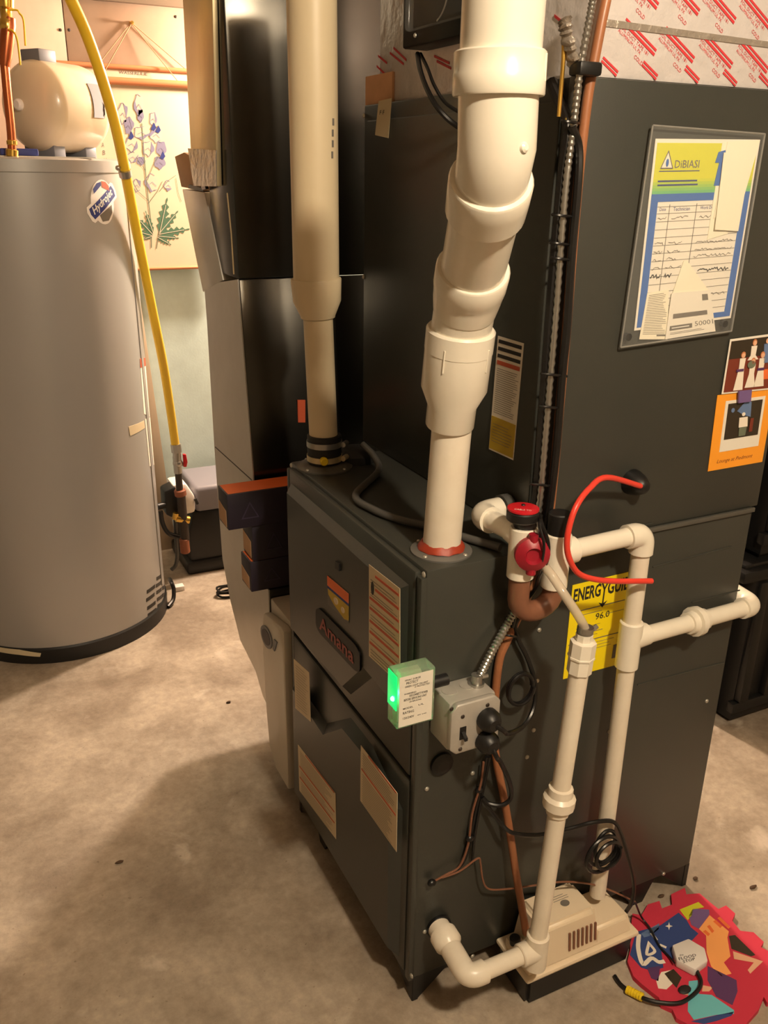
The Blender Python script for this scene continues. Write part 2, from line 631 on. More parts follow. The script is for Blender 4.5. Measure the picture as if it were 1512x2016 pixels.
# top flange under the coil, bare metal edge
bm = NB(); box(bm, (0.235, -0.006, H - 0.009), (D, 0.0, H - 0.0005), 0.001)
link('flange', bm, 'charcoal2', fur)
for (a, b) in (((1285, 1116), (1440, 1076)), ((1362, 1186), (1456, 1162)), ((1255, 1348), (1425, 1304)), ((1130, 1062), (1285, 1030))):
    bm = NB(); tube(bm, [PY(*a, -0.0003), PY(*b, -0.0003)], 0.0016, 6, smooth=False)
    link('emboss_rib', bm, 'charcoal', fur)
# corner posts of the front
for y0, y1 in ((-0.001, 0.016), (W - 0.016, W + 0.001)):
    bm = NB(); box(bm, (-0.010, y0, ZB - 0.004), (0.003, y1, H - 0.012), 0.003)
    link('corner_post', bm, 'charcoal', fur)
# doors
ZS = 0.525
FX = -0.012


def door(name, z0, z1):
    bm = NB(); box(bm, (FX, 0.018, z0), (0.002, W - 0.018, z1), 0.006)
    return link(name, bm, 'charcoal', fur)


up = door('upper_door', ZS + 0.004, H - 0.006)
lo = door('lower_door', ZB + 0.004, ZS - 0.004)
RXF = FX - 0.018


def raised(parent, pts):
    """raised panel with sloping borders on the door face"""
    c = sum((V(p) for p in pts), V()) / len(pts)
    bm = NB()
    base = [bm.verts.new(V((FX + 0.002, p.y, p.z))) for p in pts]
    top = []
    for p in pts:
        d = V((0, p.y - c.y, p.z - c.z))
        q = p - d.normalized() * 0.026
        top.append(bm.verts.new(V((RXF, q.y, q.z))))
    k = len(pts)
    for i in range(k):
        bm.faces.new((base[i], base[(i + 1) % k], top[(i + 1) % k], top[i]))
    bm.faces.new(top)
    bm.faces.new(base)
    return link('raised_panel', bm, 'charcoal', parent)


ya, yb = 0.035, W - 0.030
yv = 0.27
raised(up, [V((0, yb, 0.900)), V((0, ya, 0.900)), V((0, ya, 0.665)), V((0, 0.15, 0.665)), V((0, yv, 0.55)), V((0, yb, 0.55))])
raised(lo, [V((0, yb, 0.405)), V((0, yv + 0.13, 0.405)), V((0, yv, 0.50)), V((0, yv - 0.1, 0.50)), V((0, ya, 0.445)), V((0, ya, 0.085)), V((0, yb, 0.085))])

LFX = RXF - 0.0004


def front_label(name, corners, m, label=None):
    q = qpx('X', LFX, corners)
    bm = NB(); q.base(bm)
    return q, link(name, bm, m, fur, label)


def striped(corners, bars, label, txt=None):
    q, o = front_label('warning_label', corners, 'paper_warm', label)
    bm = NB()
    for t in bars:
        q.rect(bm, 0.03 if t > 0.3 else 0.22, t, 0.97, t + 0.026, 0.0008)
    link('red_bar', bm, 'red_ink', o)
    bm = NB()
    last = 0.05
    for t in list(bars) + [1.0]:
        n = max(1, int((t - last) / 0.045))
        if t - last > 0.05:
            q.lines(bm, 0.06, 0.94, last + 0.03, t - 0.01, n, 0.0011, 0.0008)
        last = t + 0.035
    link('lettering', bm, 'ink_soft', o)
    return q, o


q, o = striped([(727, 1111), (788, 1159), (788, 1348), (727, 1291)], (0.06, 0.2, 0.33, 0.44, 0.58, 0.70, 0.82),
               'tall label with red rules at the right of the upper door')
bm = NB(); q.disc(bm, 0.13, 0.22, 0.05, 0.07, 0.0009); link('flame_mark', bm, 'ink', o)
striped([(587, 1466), (661, 1562), (662, 1652), (590, 1556)], (0.0, 0.42, 0.66), 'label with red rules low on the left of the lower door')
striped([(711, 1467), (783, 1562), (781, 1677), (710, 1576)], (0.0, 0.38), 'label with red rules on the right of the lower door')
q, o = front_label('plain_label', [(579, 1297), (609, 1324), (612, 1421), (582, 1394)], 'paper_warm', 'plain tan label at the left edge of the lower door')
bm = NB(); q.lines(bm, 0.1, 0.9, 0.06, 0.94, 16, 0.0008, 0.0008); link('lettering', bm, 'ink_soft', o)
# state sticker above the badge
q, o = front_label('rating_sticker', [(645, 1133), (687, 1169), (687, 1226), (646, 1190)], 'charcoal2', 'small orange and yellow sticker above the badge')
bm = NB(); q.rect(bm, 0, 0, 1, 0.33, 0.0006); link('orange_band', bm, 'orange', o)
bm = NB(); q.rect(bm, 0, 0.33, 1, 0.42, 0.0006); link('blue_band', bm, 'navy', o)
bm = NB(); q.slab(bm, [(0.02, 0.42), (1, 0.42), (1, 0.92), (0.8, 1.0), (0.55, 0.9), (0.3, 0.8), (0.05, 0.62)], 0.0006); link('map_print', bm, 'ochre', o)
bm = NB(); q.disc(bm, 0.42, 0.62, 0.1, 0.12, 0.0013, rot=0.3); q.disc(bm, 0.75, 0.72, 0.08, 0.1, 0.0013); link('emblem', bm, 'paper_warm', o)
# badge
q = qpx('X', RXF, [(625, 1190), (712, 1278), (712, 1330), (625, 1238)])
bm = NB()
pts = []
for cx, cy, a0 in ((0.86, 0.28, -PI / 2), (0.86, 0.72, 0), (0.14, 0.72, PI / 2), (0.14, 0.28, PI)):
    for i in range(6):
        a = a0 + PI / 2 * i / 5
        pts.append((cx + 0.14 * math.cos(a), cy + 0.28 * math.sin(a)))
q.slab(bm, pts, 0, 0.004)
bd = link('badge', bm, 'black_gloss', fur, 'black oval badge with red lettering')
bm = NB(); q.text(bm, 'Amana', 0.10, 0.24, 0.88, 0.80, 0.0042, 0.0006, bold=0.02)
link('lettering', bm, 'badge_red', bd)
bm = NB(); q2 = qpx('X', RXF, [(663, 1104), (671, 1110), (671, 1124), (663, 1118)]); q2.base(bm, 0.004); link('latch_notch', bm, 'black', fur)
# screws on the side and front corner
for px, py in ((1061, 1240), (1057, 1340), (1050, 1437), (1037, 1490), (930, 1522), (840, 1553), (1391, 1380), (1199, 1440), (836, 1834), (930, 1882), (1306, 1720)):
    screw(cab, PY(px, py, 0), (0, -1, 0))
for px, py in ((835, 1131), (811, 1921), (574, 916)):
    screw(cab, PX(px, py, -0.010), (-1, 0, 0), 0.005)
# feet
for cx, sx in ((0.0, 1), (D, -1)):
    for cy, sy in ((0.0, 1), (W, -1)):
        bm = NB()
        prism(bm, [(cx, cy + sy * 0.001, ZB + 0.002), (cx + sx * 0.085, cy + sy * 0.001, ZB + 0.002), (cx + sx * 0.050, cy + sy * 0.001, ZB - 0.028), (cx + sx * 0.012, cy + sy * 0.001, 0), (cx, cy + sy * 0.001, 0)], (0, sy * 0.012, 0))
        prism(bm, [(cx + sx * 0.001, cy, ZB + 0.002), (cx + sx * 0.001, cy + sy * 0.10, ZB + 0.002), (cx + sx * 0.001, cy + sy * 0.06, ZB - 0.028), (cx + sx * 0.001, cy + sy * 0.012, 0), (cx + sx * 0.001, cy, 0)], (sx * 0.012, 0, 0))
        link('foot', bm, 'black', fur)
for cy, cx in ((0.012, 0.57), (0.47, 0.012)):
    bm = NB()
    if cx > 0.1:
        prism(bm, [(cx - 0.05, 0.004, ZB + 0.002), (cx + 0.05, 0.004, ZB + 0.002), (cx + 0.02, 0.004, 0), (cx - 0.01, 0.004, 0)], (0, 0.02, 0))
    else:
        prism(bm, [(0.004, cy - 0.05, ZB + 0.002), (0.004, cy + 0.05, ZB + 0.002), (0.004, cy + 0.02, 0), (0.004, cy - 0.01, 0)], (0.02, 0, 0))
    link('foot', bm, 'black', fur)
# knockout and drain outlet collars on the side
p = PY(868, 1502, 0)
bm = NB(); lathe(bm, p, (0, -1, 0), [(0, 0.022), (0.006, 0.022), (0.010, 0.015), (0.010, 0.008)], 20); link('knockout_plug', bm, 'black', fur)
p = PY(862, 1822, 0)
bm = NB(); lathe(bm, p, (0, -1, 0), [(0, 0.026), (0.006, 0.026), (0.012, 0.020)], 20); link('drain_collar', bm, 'black', fur)
# flue flange of the exhaust
ex0 = V((0.061, 0.062, H))
bm = NB(); lathe(bm, ex0, (0, 0, 1), [(0, 0.052), (0.003, 0.052), (0.006, 0.046), (0.007, 0.034)], 32); link('flue_flange', bm, 'dull_flange', fur)
in0 = V((0.055, 0.560, H))
bm = NB(); lathe(bm, in0, (0, 0, 1), [(0, 0.060), (0.003, 0.060), (0.006, 0.052), (0.010, 0.042)], 32); link('intake_flange', bm, 'charcoal2', fur)
for a in (0.6, 2.0, 3.6, 5.2):
    screw(fur, ex0 + V((0.047 * math.cos(a), 0.047 * math.sin(a), 0.004)), (0, 0, 1), 0.004)
    screw(fur, in0 + V((0.054 * math.cos(a), 0.054 * math.sin(a), 0.004)), (0, 0, 1), 0.004)

# yellow energy label on the furnace side
q = qpx('Y', -0.0006, [(1127, 1152), (1257, 1121), (1226, 1305), (1108, 1337)])
bm = NB(); q.base(bm); eg = link('energy_label', bm, 'yellow_label', fur, 'yellow energy rating label on the right side')
bm = NB()
q.text(bm, 'ENERG', 0.03, 0.045, 0.44, 0.185, 0.0008, bold=0.028)
q.text(bm, 'GUIDE', 0.545, 0.045, 0.98, 0.185, 0.0008, bold=0.028)
q.stroke(bm, [(0.45, 0.05), (0.495, 0.12), (0.54, 0.05)], 0.0035, 0.0008)
q.stroke(bm, [(0.495, 0.12), (0.495, 0.285)], 0.0032, 0.0008)
q.slab(bm, [(0.43, 0.25), (0.495, 0.31), (0.56, 0.25), (0.495, 0.27)], 0.0008)
q.text(bm, '96.0', 0.41, 0.36, 0.63, 0.43, 0.0008, bold=0.01)
link('lettering', bm, 'ink', eg)
bm = NB()
for t in (0.285, 0.63):
    q.rect(bm, 0.03, t, 0.97, t + 0.008, 0.0008)
q.lines(bm, 0.12, 0.6, 0.32, 0.36, 1, 0.0012, 0.0008)
q.lines(bm, 0.56, 0.95, 0.36, 0.42, 1, 0.001, 0.0008)
q.lines(bm, 0.12, 0.55, 0.46, 0.6, 4, 0.0008, 0.0008)
q.rect(bm, 0.1, 0.545, 0.55, 0.549, 0.0008)
q.lines(bm, 0.06, 0.9, 0.66, 0.76, 3, 0.0008, 0.0008)
q.rect(bm, 0.78, 0.76, 0.93, 0.91, 0.0008)
link('small_print', bm, 'ink_soft', eg)

# ================================================================== evaporator coil cabinet on the furnace
CS, CW, CZ = 0.214, 0.711, 1.658
coil = T('coil_cabinet', 'tall charcoal coil cabinet standing on the furnace, papers on its side', 'cabinet', (0.47, 0.35, H))
bm = NB(); box(bm, (CS, 0.0, H), (D + 0.012, CW, CZ), 0.003)
cc = link('casing', bm, 'charcoal', coil)
bm = NB(); box(bm, (CS - 0.006, 0.030, H + 0.03), (CS + 0.002, CW - 0.025, CZ - 0.03), 0.003)
link('front_panel', bm, 'charcoal', coil)
bm = NB(); box(bm, (CS - 0.004, -0.002, H), (CS + 0.012, 0.014, CZ), 0.002); link('edge_trim', bm, 'charcoal2', coil)
for px, py in ((717, 228), (1065, 622), (716, 545)):
    screw(cc, PX(px, py, CS), (-1, 0, 0), 0.005)
for py in (1000,):
    screw(cc, PY(1088, 982, 0), (0, -1, 0), 0.005)
# long data label on the front panel
q = qpx('X', CS - 0.0064, [(981, 661), (1032, 676), (1011, 906), (963, 884)])
bm = NB(); q.base(bm); dl = link('data_label', bm, 'paper', coil, 'long white label with dark bars and a yellow foot')
bm = NB()
for t in (0.025, 0.085, 0.145):
    q.rect(bm, 0.06, t, 0.94, t + 0.03, 0.0008)
link('dark_bar', bm, 'ink', dl)
bm = NB(); q.rect(bm, 0.06, 0.20, 0.94, 0.235, 0.0008); link('red_bar', bm, 'red_ink', dl)
bm = NB(); q.lines(bm, 0.08, 0.94, 0.26, 0.66, 22, 0.0009, 0.0008); link('small_print', bm, 'ink_soft', dl)
bm = NB(); q.rect(bm, 0.02, 0.69, 0.98, 0.985, 0.0008); link('yellow_panel', bm, 'ochre', dl)
bm = NB(); q.lines(bm, 0.1, 0.92, 0.74, 0.92, 7, 0.0008, 0.0015); link('small_print', bm, 'ink_soft', dl)
# tape strip at the upper left
q = qpx('X', CS - 0.0064, [(746, 199), (772, 193), (765, 272), (739, 266)])
bm = NB(); q.base(bm); tp = link('tape_strip', bm, 'tape', coil, 'strip of masking tape at the upper left')
bm = NB(); q.text(bm, 'F F', 0.2, 0.28, 0.55, 0.4, 0.0009); link('lettering', bm, 'ink', tp)
# grommet where the red tube leaves the side
pg = PY(1243, 948, 0)
bm = NB(); lathe(bm, pg, (0, -1, 0), [(0, 0.023), (0.004, 0.023), (0.020, 0.019), (0.034, 0.012), (0.038, 0.006)], 20); link('grommet', bm, 'black', coil)
# drain stub flange of the coil
# ------------------------------------------------------------------ papers on the coil side
SY = -0.001


def side_thing(name, label, cat, corners, y, m, th=0.0008, group=None):
    q = qpx('Y', y, corners)
    bm = NB(); q.base(bm, th)
    c = (q.p(0, 1) + q.p(1, 1)) / 2
    o = solo(name, bm, m, label, cat, c, group)
    return q, o


# clear sleeve with its sheet
q, sl = side_thing('document_sleeve', 'clear vinyl document sleeve hung on the dark cabinet side', 'sleeve', [(1285, 247), (1506, 264), (1440, 652), (1222, 684)], -0.0095, 'clear', 0.0006)
bm = NB()
w_ = 0.0032
for a, b in (((0, 0), (1, 0)), ((1, 0), (1, 1)), ((1, 1), (0, 1)), ((0, 1), (0, 0))):
    tube(bm, [q.p(*a), q.p(*b)], w_ / 2, 6, smooth=False)
link('sleeve_rim', bm, 'clear_edge', sl)
bm = NB()
for s in (0.06, 0.93):
    cyl(bm, q.p(s, 0.955), q.p(s, 0.955) + V((0, 0.0085, 0)), 0.006, seg=14)
link('magnet', bm, 'black', sl)

q, sh = side_thing('service_log_sheet', 'service log sheet with lime header and blue border inside the sleeve', 'paper', [(1290, 273), (1496, 275), (1438, 626), (1248, 651)], -0.0020, 'paper')
bm = NB(); q.rect(bm, 0.02, 0.02, 0.98, 0.20, 0.0008); hd = link('header', bm, 'lime', sh)
for k in range(5):
    bm = NB(); q.rect(bm, 0.02, 0.20 + 0.015 * k, 0.98, 0.20 + 0.015 * (k + 1), 0.0008); link('header_fade', bm, 'fade_%d' % k, sh)
bm = NB()
q.rect(bm, 0.02, 0.275, 0.98, 0.315, 0.0008)
q.rect(bm, 0.02, 0.315, 0.085, 0.985, 0.0008)
q.rect(bm, 0.915, 0.315, 0.98, 0.985, 0.0008)
q.rect(bm, 0.085, 0.955, 0.915, 0.985, 0.0008)
link('blue_border', bm, 'blue_ink', sh)
bm = NB()
q.slab(bm, [(0.60, 0.065), (0.66, 0.055), (0.74, 0.055), (0.80, 0.09), (0.80, 0.14), (0.74, 0.13), (0.74, 0.24), (0.60, 0.24), (0.62, 0.12), (0.58, 0.12)], 0.0015)
link('shirt_print', bm, 'blue_ink', sh)
bm = NB(); q.slab(bm, [(0.07, 0.145), (0.125, 0.06), (0.18, 0.145)], 0.0015); tr = link('triangle_logo', bm, 'paper', sh)
bm = NB(); q.disc(bm, 0.125, 0.118, 0.012, 0.02, 0.0022); link('drop_mark', bm, 'blue_ink', sh)
bm = NB()
q.stroke(bm, [(0.07, 0.145), (0.125, 0.06), (0.18, 0.145), (0.07, 0.145)], 0.0014, 0.0022)
q.text(bm, 'DiBIASI', 0.20, 0.105, 0.43, 0.145, 0.0015, bold=0.006)
link('lettering', bm, 'ink_soft', sh)
bm = NB()
q.lines(bm, 0.06, 0.44, 0.155, 0.165, 1, 0.0012, 0.0015, 0)
q.lines(bm, 0.06, 0.44, 0.20, 0.24, 2, 0.0022, 0.0015, 0.1)
q.text(bm, 'Date', 0.11, 0.345, 0.17, 0.362, 0.0008)
q.text(bm, 'Technician', 0.24, 0.345, 0.40, 0.365, 0.0008)
q.text(bm, 'Work Done', 0.50, 0.345, 0.66, 0.362, 0.0008)
link('print', bm, 'navy', sh)
bm = NB()
for t in [0.34, 0.375] + [0.375 + 0.042 * i for i in range(1, 14)]:
    q.rect(bm, 0.09, t, 0.91, t + 0.002, 0.0008)
for s in (0.20, 0.46):
    q.rect(bm, s, 0.33, s + 0.004, 0.95, 0.0008)
link('table_rule', bm, 'ink_soft', sh)
bm = NB()
for t in (0.40, 0.535, 0.58, 0.62, 0.665):
    q.scribble(bm, 0.10, 0.18, t, 0.008, 0.0008, 8, 0.0012)
    q.scribble(bm, 0.23, 0.30 + random.random() * 0.1, t, 0.008, 0.0008, 9, 0.0012)
for t in (0.40, 0.54, 0.58, 0.615, 0.84):
    q.scribble(bm, 0.50, 0.88, t, 0.008, 0.0008, 26, 0.0012)
link('pen_writing', bm, 'ink_soft', sh)
bm = NB()
q.scribble(bm, 0.09, 0.19, 0.71, 0.012, 0.0016, 10, 0.0012)
q.scribble(bm, 0.23, 0.30, 0.71, 0.012, 0.0016, 8, 0.0012)
q.scribble(bm, 0.56, 0.88, 0.70, 0.012, 0.0016, 24, 0.0012)
link('dark_pen_writing', bm, 'ink', sh)

# folded receipts and cards tucked in the sleeve
fr = T('folded_receipt', 'long folded cream receipt over the upper right of the log sheet', 'paper', PY(1430, 455, -0.006))
for k, cs in enumerate(([(1422, 280), (1475, 276), (1432, 460), (1392, 472)], [(1432, 279), (1494, 276), (1462, 395), (1405, 430)], [(1425, 300), (1478, 310), (1453, 455), (1405, 452)])):
    q = qpx('Y', -0.0034 - 0.0012 * k, cs)
    q.c[1 if k < 2 else 3].y -= 0.0022
    bm = NB(); q.base(bm, 0.0005)
    fold = link('fold', bm, 'cream_paper', fr)
q, o = side_thing('printed_leaflet', 'small leaflet of fine print at the bottom left of the sleeve', 'paper', [(1274, 577), (1316, 570), (1313, 668), (1258, 668)], -0.0036, 'cream_paper')
bm = NB(); q.lines(bm, 0.08, 0.95, 0.04, 0.9, 24, 0.0007, 0.0008); q.rect(bm, 0.6, 0.9, 0.95, 0.93, 0.0008); link('lettering', bm, 'ink_soft', o)
q, o = side_thing('pointed_flap', 'triangular cream paper flap rising behind the white card', 'paper', [(1346, 513), (1352, 513), (1395, 572), (1322, 582)], -0.0042, 'cream_paper')
q, o = side_thing('parts_card', 'white card with two dark bars at the sleeve bottom', 'card', [(1322, 577), (1398, 571), (1408, 652), (1309, 668)], -0.0056, 'paper')
bm = NB(); q.rect(bm, 0.10, 0.46, 0.86, 0.56, 0.0008); q.rect(bm, 0.06, 0.72, 0.52, 0.82, 0.0008); q.rect(bm, 0.77, 0.08, 0.91, 0.22, 0.0008); link('dark_bar', bm, 'ink_soft', o)
bm = NB(); q.text(bm, '50001', 0.58, 0.69, 0.97, 0.8, 0.0008); q.lines(bm, 0.08, 0.8, 0.86, 0.92, 2, 0.0007, 0.0008); link('lettering', bm, 'ink_soft', o)
bm = NB(); q.lines(bm, 0.09, 0.5, 0.735, 0.80, 1, 0.0016, 0.0016); link('bar_lettering', bm, 'white_ink', o)

# photographs by the right edge
q, o = side_thing('orange_photo_card', 'orange photo card with an instant photograph in its middle', 'photo', [(1412, 778), (1525, 764), (1500, 909), (1393, 928)], -0.0008, 'orange_card')
q.c = [PY(*c, -0.0008) for c in ((1412, 778), (1521, 764), (1499, 909), (1393, 928))]
bm = NB(); q.rect(bm, 0.16, 0.09, 0.88, 0.76, 0.0008); link('white_frame', bm, 'paper', o)
bm = NB(); q.rect(bm, 0.21, 0.13, 0.83, 0.60, 0.0015); link('picture', bm, 'forest', o)
bm = NB(); q.slab(bm, [(0.38, 0.24), (0.5, 0.13), (0.62, 0.14), (0.64, 0.34), (0.5, 0.30)], 0.0022); q.disc(bm, 0.3, 0.22, 0.03, 0.03, 0.0022); link('blue_print', bm, 'sky_print', o)
bm = NB(); q.disc(bm, 0.50, 0.29, 0.03, 0.025, 0.0030); q.slab(bm, [(0.43, 0.33), (0.58, 0.33), (0.60, 0.46), (0.44, 0.46)], 0.003); link('figure_print', bm, 'pale_print', o)
bm = NB(); q.slab(bm, [(0.45, 0.46), (0.59, 0.46), (0.58, 0.58), (0.46, 0.58)], 0.003); link('trouser_print', bm, 'stem', o)
bm = NB(); q.slab(bm, [(0.64, 0.36), (0.70, 0.36), (0.70, 0.54), (0.64, 0.54)], 0.003); link('red_print', bm, 'maroon', o)
bm = NB(); q.text(bm, 'Lounge at Piedmont', 0.14, 0.86, 0.80, 0.925, 0.0008, shear=0.3); link('lettering', bm, 'maroon', o)

q, o = side_thing('wedding_photo', 'colour photograph of a dressed-up wedding party above the orange card', 'photo', [(1437, 668), (1533, 655), (1519, 766), (1420, 776)], -0.0026, 'paper')
bm = NB(); q.rect(bm, 0.03, 0.04, 0.97, 0.97, 0.0008); link('picture', bm, 'maroon', o)
bm = NB(); q.rect(bm, 0.03, 0.04, 0.97, 0.36, 0.0015); link('backdrop_print', bm, 'forest', o)
bm = NB(); q.rect(bm, 0.72, 0.62, 0.97, 0.80, 0.0015); link('pew_print', bm, 'orange', o)
figs = (((0.30, 0.32), (0.20, 0.38, 0.95)), ((0.50, 0.12), (0.40, 0.62, 0.42)), ((0.52, 0.45), (0.42, 0.62, 0.92)), ((0.70, 0.36), (0.60, 0.80, 0.92)))
for (hs, ht), (s0, s1, t1) in figs:
    bm = NB(); q.slab(bm, [(hs - 0.055, ht + 0.05), (hs + 0.06, ht + 0.05), (hs + 0.05, ht + 0.22), (s1, t1), (s0, t1), (hs - 0.05, ht + 0.22)], 0.0022); link('dress_print', bm, 'pale_print', o)
    bm = NB(); q.disc(bm, hs, ht - 0.01, 0.045, 0.06, 0.0024); link('hair_print', bm, 'rod', o)
    bm = NB(); q.disc(bm, hs, ht, 0.035, 0.045, 0.0029); link('face_print', bm, 'skin', o)
bm = NB(); q.slab(bm, [(0.70, 0.16), (0.82, 0.16), (0.86, 0.5), (0.74, 0.5)], 0.0022); link('suit_print', bm, 'sky_print', o)
bm = NB(); q.disc(bm, 0.76, 0.11, 0.035, 0.045, 0.0029); link('face_print', bm, 'skin', o)
bm = NB(); q.disc(bm, 0.49, 0.5, 0.08, 0.07, 0.0029); link('bouquet_print', bm, 'stem', o)
for s, t in ((0.27, 0.56), (0.69, 0.58)):
    bm = NB(); q.rect(bm, s - 0.07, t, s + 0.07, t + 0.045, 0.0032); link('sash_print', bm, 'plum', o)
q, o = side_thing('bow_clip', 'small violet bow clip holding the two photographs together', 'clip', [(1453, 770), (1478, 767), (1476, 790), (1452, 793)], -0.0062, 'violet', 0.003)

# ================================================================== foil-wrapped plenum above the coil
pl = T('supply_plenum', 'foil-wrapped supply plenum with red print above the coil cabinet', 'duct', (0.47, 0.33, CZ))
bm = NB()
box(bm, (0.228, 0.008, CZ), (D + 0.03, 0.672, 2.30), 0.006)
link('foil_wrap', bm, 'foil', pl)
bm = NB(); box(bm, (0.222, 0.60, CZ), (0.229, 0.725, CZ + 0.055), 0.002); link('kraft_flange', bm, 'kraft', pl)
bm = NB()
qs = qpx('Y', 0.0075, [(1196, 38), (1512, 82), (1512, 94), (1190, 52)]); qs.base(bm, 0.0012)
link('foil_seam', bm, 'foil_dull', pl)
screw(pl, PY(1172, 133, 0.007), (0, -1, 0), 0.007)
# red printed blocks on the side face: two heavy bars, then fine lines, slanting down to the right
blocks = []
for (cx, cy) in ((1258, 85), (1335, 100), (1412, 112), (1484, 122), (1262, -8), (1345, 5), (1418, 22), (1490, 36), (1212, 158), (1290, 165), (1372, 172), (1446, 178), (1515, 184)):
    blocks.append((cx, cy))
for cx, cy in blocks:
    o_ = PY(cx, cy, 0.0076)
    qq = Quad(o_ + V((-0.034, 0, 0.034)), o_ + V((0.034, 0, -0.006)), o_ + V((0.020, 0, -0.036)), o_ + V((-0.048, 0, 0.006)), (0, -1, 0))
    bm = NB()
    low = cy > 150
    def clipz(pts): return pts
    if low:
        qq.rect(bm, 0.12, 0.0, 0.55, 0.10); qq.rect(bm, 0.12, 0.16, 0.55, 0.26)
    else:
        qq.rect(bm, 0.10, 0.0, 1.0, 0.10)
        qq.rect(bm, 0.10, 0.18, 1.0, 0.30)
        qq.text(bm, 'FOIL DUCT TAPE 181', 0.05, 0.36, 0.86, 0.50)
        qq.text(bm, 'ALUMINUM UL FX', 0.05, 0.56, 0.70, 0.70)
        qq.text(bm, 'COLD', 0.60, 0.84, 0.84, 1.0)
    if low:
        for v in list(bm.verts):
            if v.co.z < CZ + 0.002:
                v.co.z = CZ + 0.002
    link('printed_mark', bm, 'foil_red', pl)
# red print and folds on the front face
for a, b in (((775, 92), (800, 116)), ((768, 102), (795, 124)), ((745, 108), (762, 122)), ((855, 108), (885, 122)), ((860, 118), (888, 132)), ((742, 128), (775, 160)), ((1092, 28), (1112, 44)), ((1115, 58), (1130, 75))):
    p0, p1 = PX(*a, 0.2275), PX(*b, 0.2275)
    qd = Quad(p0, p1, p1 + V((0, 0, -0.004)), p0 + V((0, 0, -0.004)), (-1, 0, 0))
    bm = NB(); qd.base(bm, 0.0006)
    link('printed_mark', bm, 'foil_red', pl)
# crumpled foil tab at the front right corner
bm = NB()
tube(bm, [PY(1112, 40, -0.012), PY(1114, 60, -0.016), PY(1122, 95, -0.014), PY(1130, 132, -0.006)], 0.011, 8, radii=lambda t, i: (0.013, 0.009, 0.012, 0.008, 0.012)[i % 5], flat=0.6)
link('foil_tab', bm, 'foil_dull', pl)

# black control box with clear cover on the plenum front
cb = T('control_box', 'black control box with clear cover on the foil above the coil', 'box', PX(858, 80, 0.20))
c0, c1 = PX(806, 108, 0.190), PX(935, 60, 0.190)
bm = NB(); box(bm, (0.175, c1.y - 0.03, c0.z + 0.008), (0.2275, c0.y, 1.93), 0.004); link('case', bm, 'black_gloss', cb)
bm = NB(); box(bm, (0.158, c1.y - 0.02, c0.z + 0.030), (0.1755, c0.y - 0.035, 1.90), 0.008, 3); link('clear_cover', bm, 'clear', cb)
bm = NB(); tube(bm, arc(V((0.1745, (c0.y + c1.y) / 2, c0.z + 0.085)), V((0, 1, 0)), V((0, 0, 1)), 0.05, 14, PI * 0.8, PI * 1.4), 0.0018, 6, smooth=False); link('dial_rim', bm, 'steel', cb)
bm = NB(); screw(cb, PX(818, 70, 0.1745), (-1, 0, 0), 0.004); bm.free()
bm = NB()
tube(bm, [PX(822, 106, 0.185), PX(828, 140, 0.17), PX(842, 178, 0.165), PX(864, 215, 0.17), PX(895, 245, 0.19), PX(930, 262, 0.205)], 0.0045, 8)
tube(bm, [PX(828, 106, 0.188), PX(842, 135, 0.18), PX(856, 170, 0.18), PX(880, 205, 0.19), PX(930, 235, 0.205)], 0.003, 8)
link('cable', bm, 'black_cable', cb)

# ================================================================== return duct
DX = 0.0
rd = T('return_duct', 'shiny galvanised return air duct curving down beside the furnace', 'duct', (0.25, 1.05, 0))
DXB = 0.52
def cp(px, py): return PX(px, py, DX)
# trunk: dark face towards the furnace, narrow cheek towards the camera
zc = lambda y: y
tr_pts = [cp(433, -20), cp(447, 200), cp(470, 550)]
bm = NB()
top_y = 0.985
fa = [V((DX, 0.985, 2.3)), V((DX, cp(470, 550).y, cp(470, 550).z))]
bk = [V((DX, 1.16, cp(470, 550).z)), V((DX, 1.16, 2.3))]
prism(bm, fa + bk, (DXB, 0, 0), 0.004)
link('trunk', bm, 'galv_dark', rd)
# lower boot with curved heel
heel = [cp(404, 560), cp(410, 640), cp(424, 880), cp(431, 980), cp(440, 1100), cp(455, 1180), cp(475, 1260), cp(505, 1320)]
yb0 = 0.80
front = [V((DX, yb0, 0.17)), V((DX, yb0, 0.545)), V((DX, 0.885, 0.545)), cp(500, 930), cp(470, 550)]
hz = heel[-1]
bm = NB()
prism(bm, heel + [V((DX, hz.y - 0.06, 0.185))] + front, (DXB, 0, 0), 0.003)
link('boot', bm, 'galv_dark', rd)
bm = NB()
prism(bm, [p + V((-0.003, 0, 0)) for p in heel + [V((DX, hz.y - 0.06, 0.185))] + front], (0.003, 0, 0))
link('boot_cheek', bm, 'galv', rd)  # pale plate: this face's bright floor reflection is put into its colour
bm = NB()
tube(bm, [cp(426, 880) + V((-0.001, 0, 0)), cp(498, 945) + V((-0.001, 0, 0))], 0.0032, 6, smooth=False)
link('cross_break', bm, 'iron', rd)
bm = NB()
tube(bm, [cp(446, 560) + V((-0.001, 0, 0)), cp(466, 740) + V((-0.001, 0, 0)), cp(480, 860) + V((-0.001, 0, 0)), cp(492, 930) + V((-0.001, 0, 0))], 0.002, 6, smooth=False)
link('edge_crease', bm, 'galv', rd)
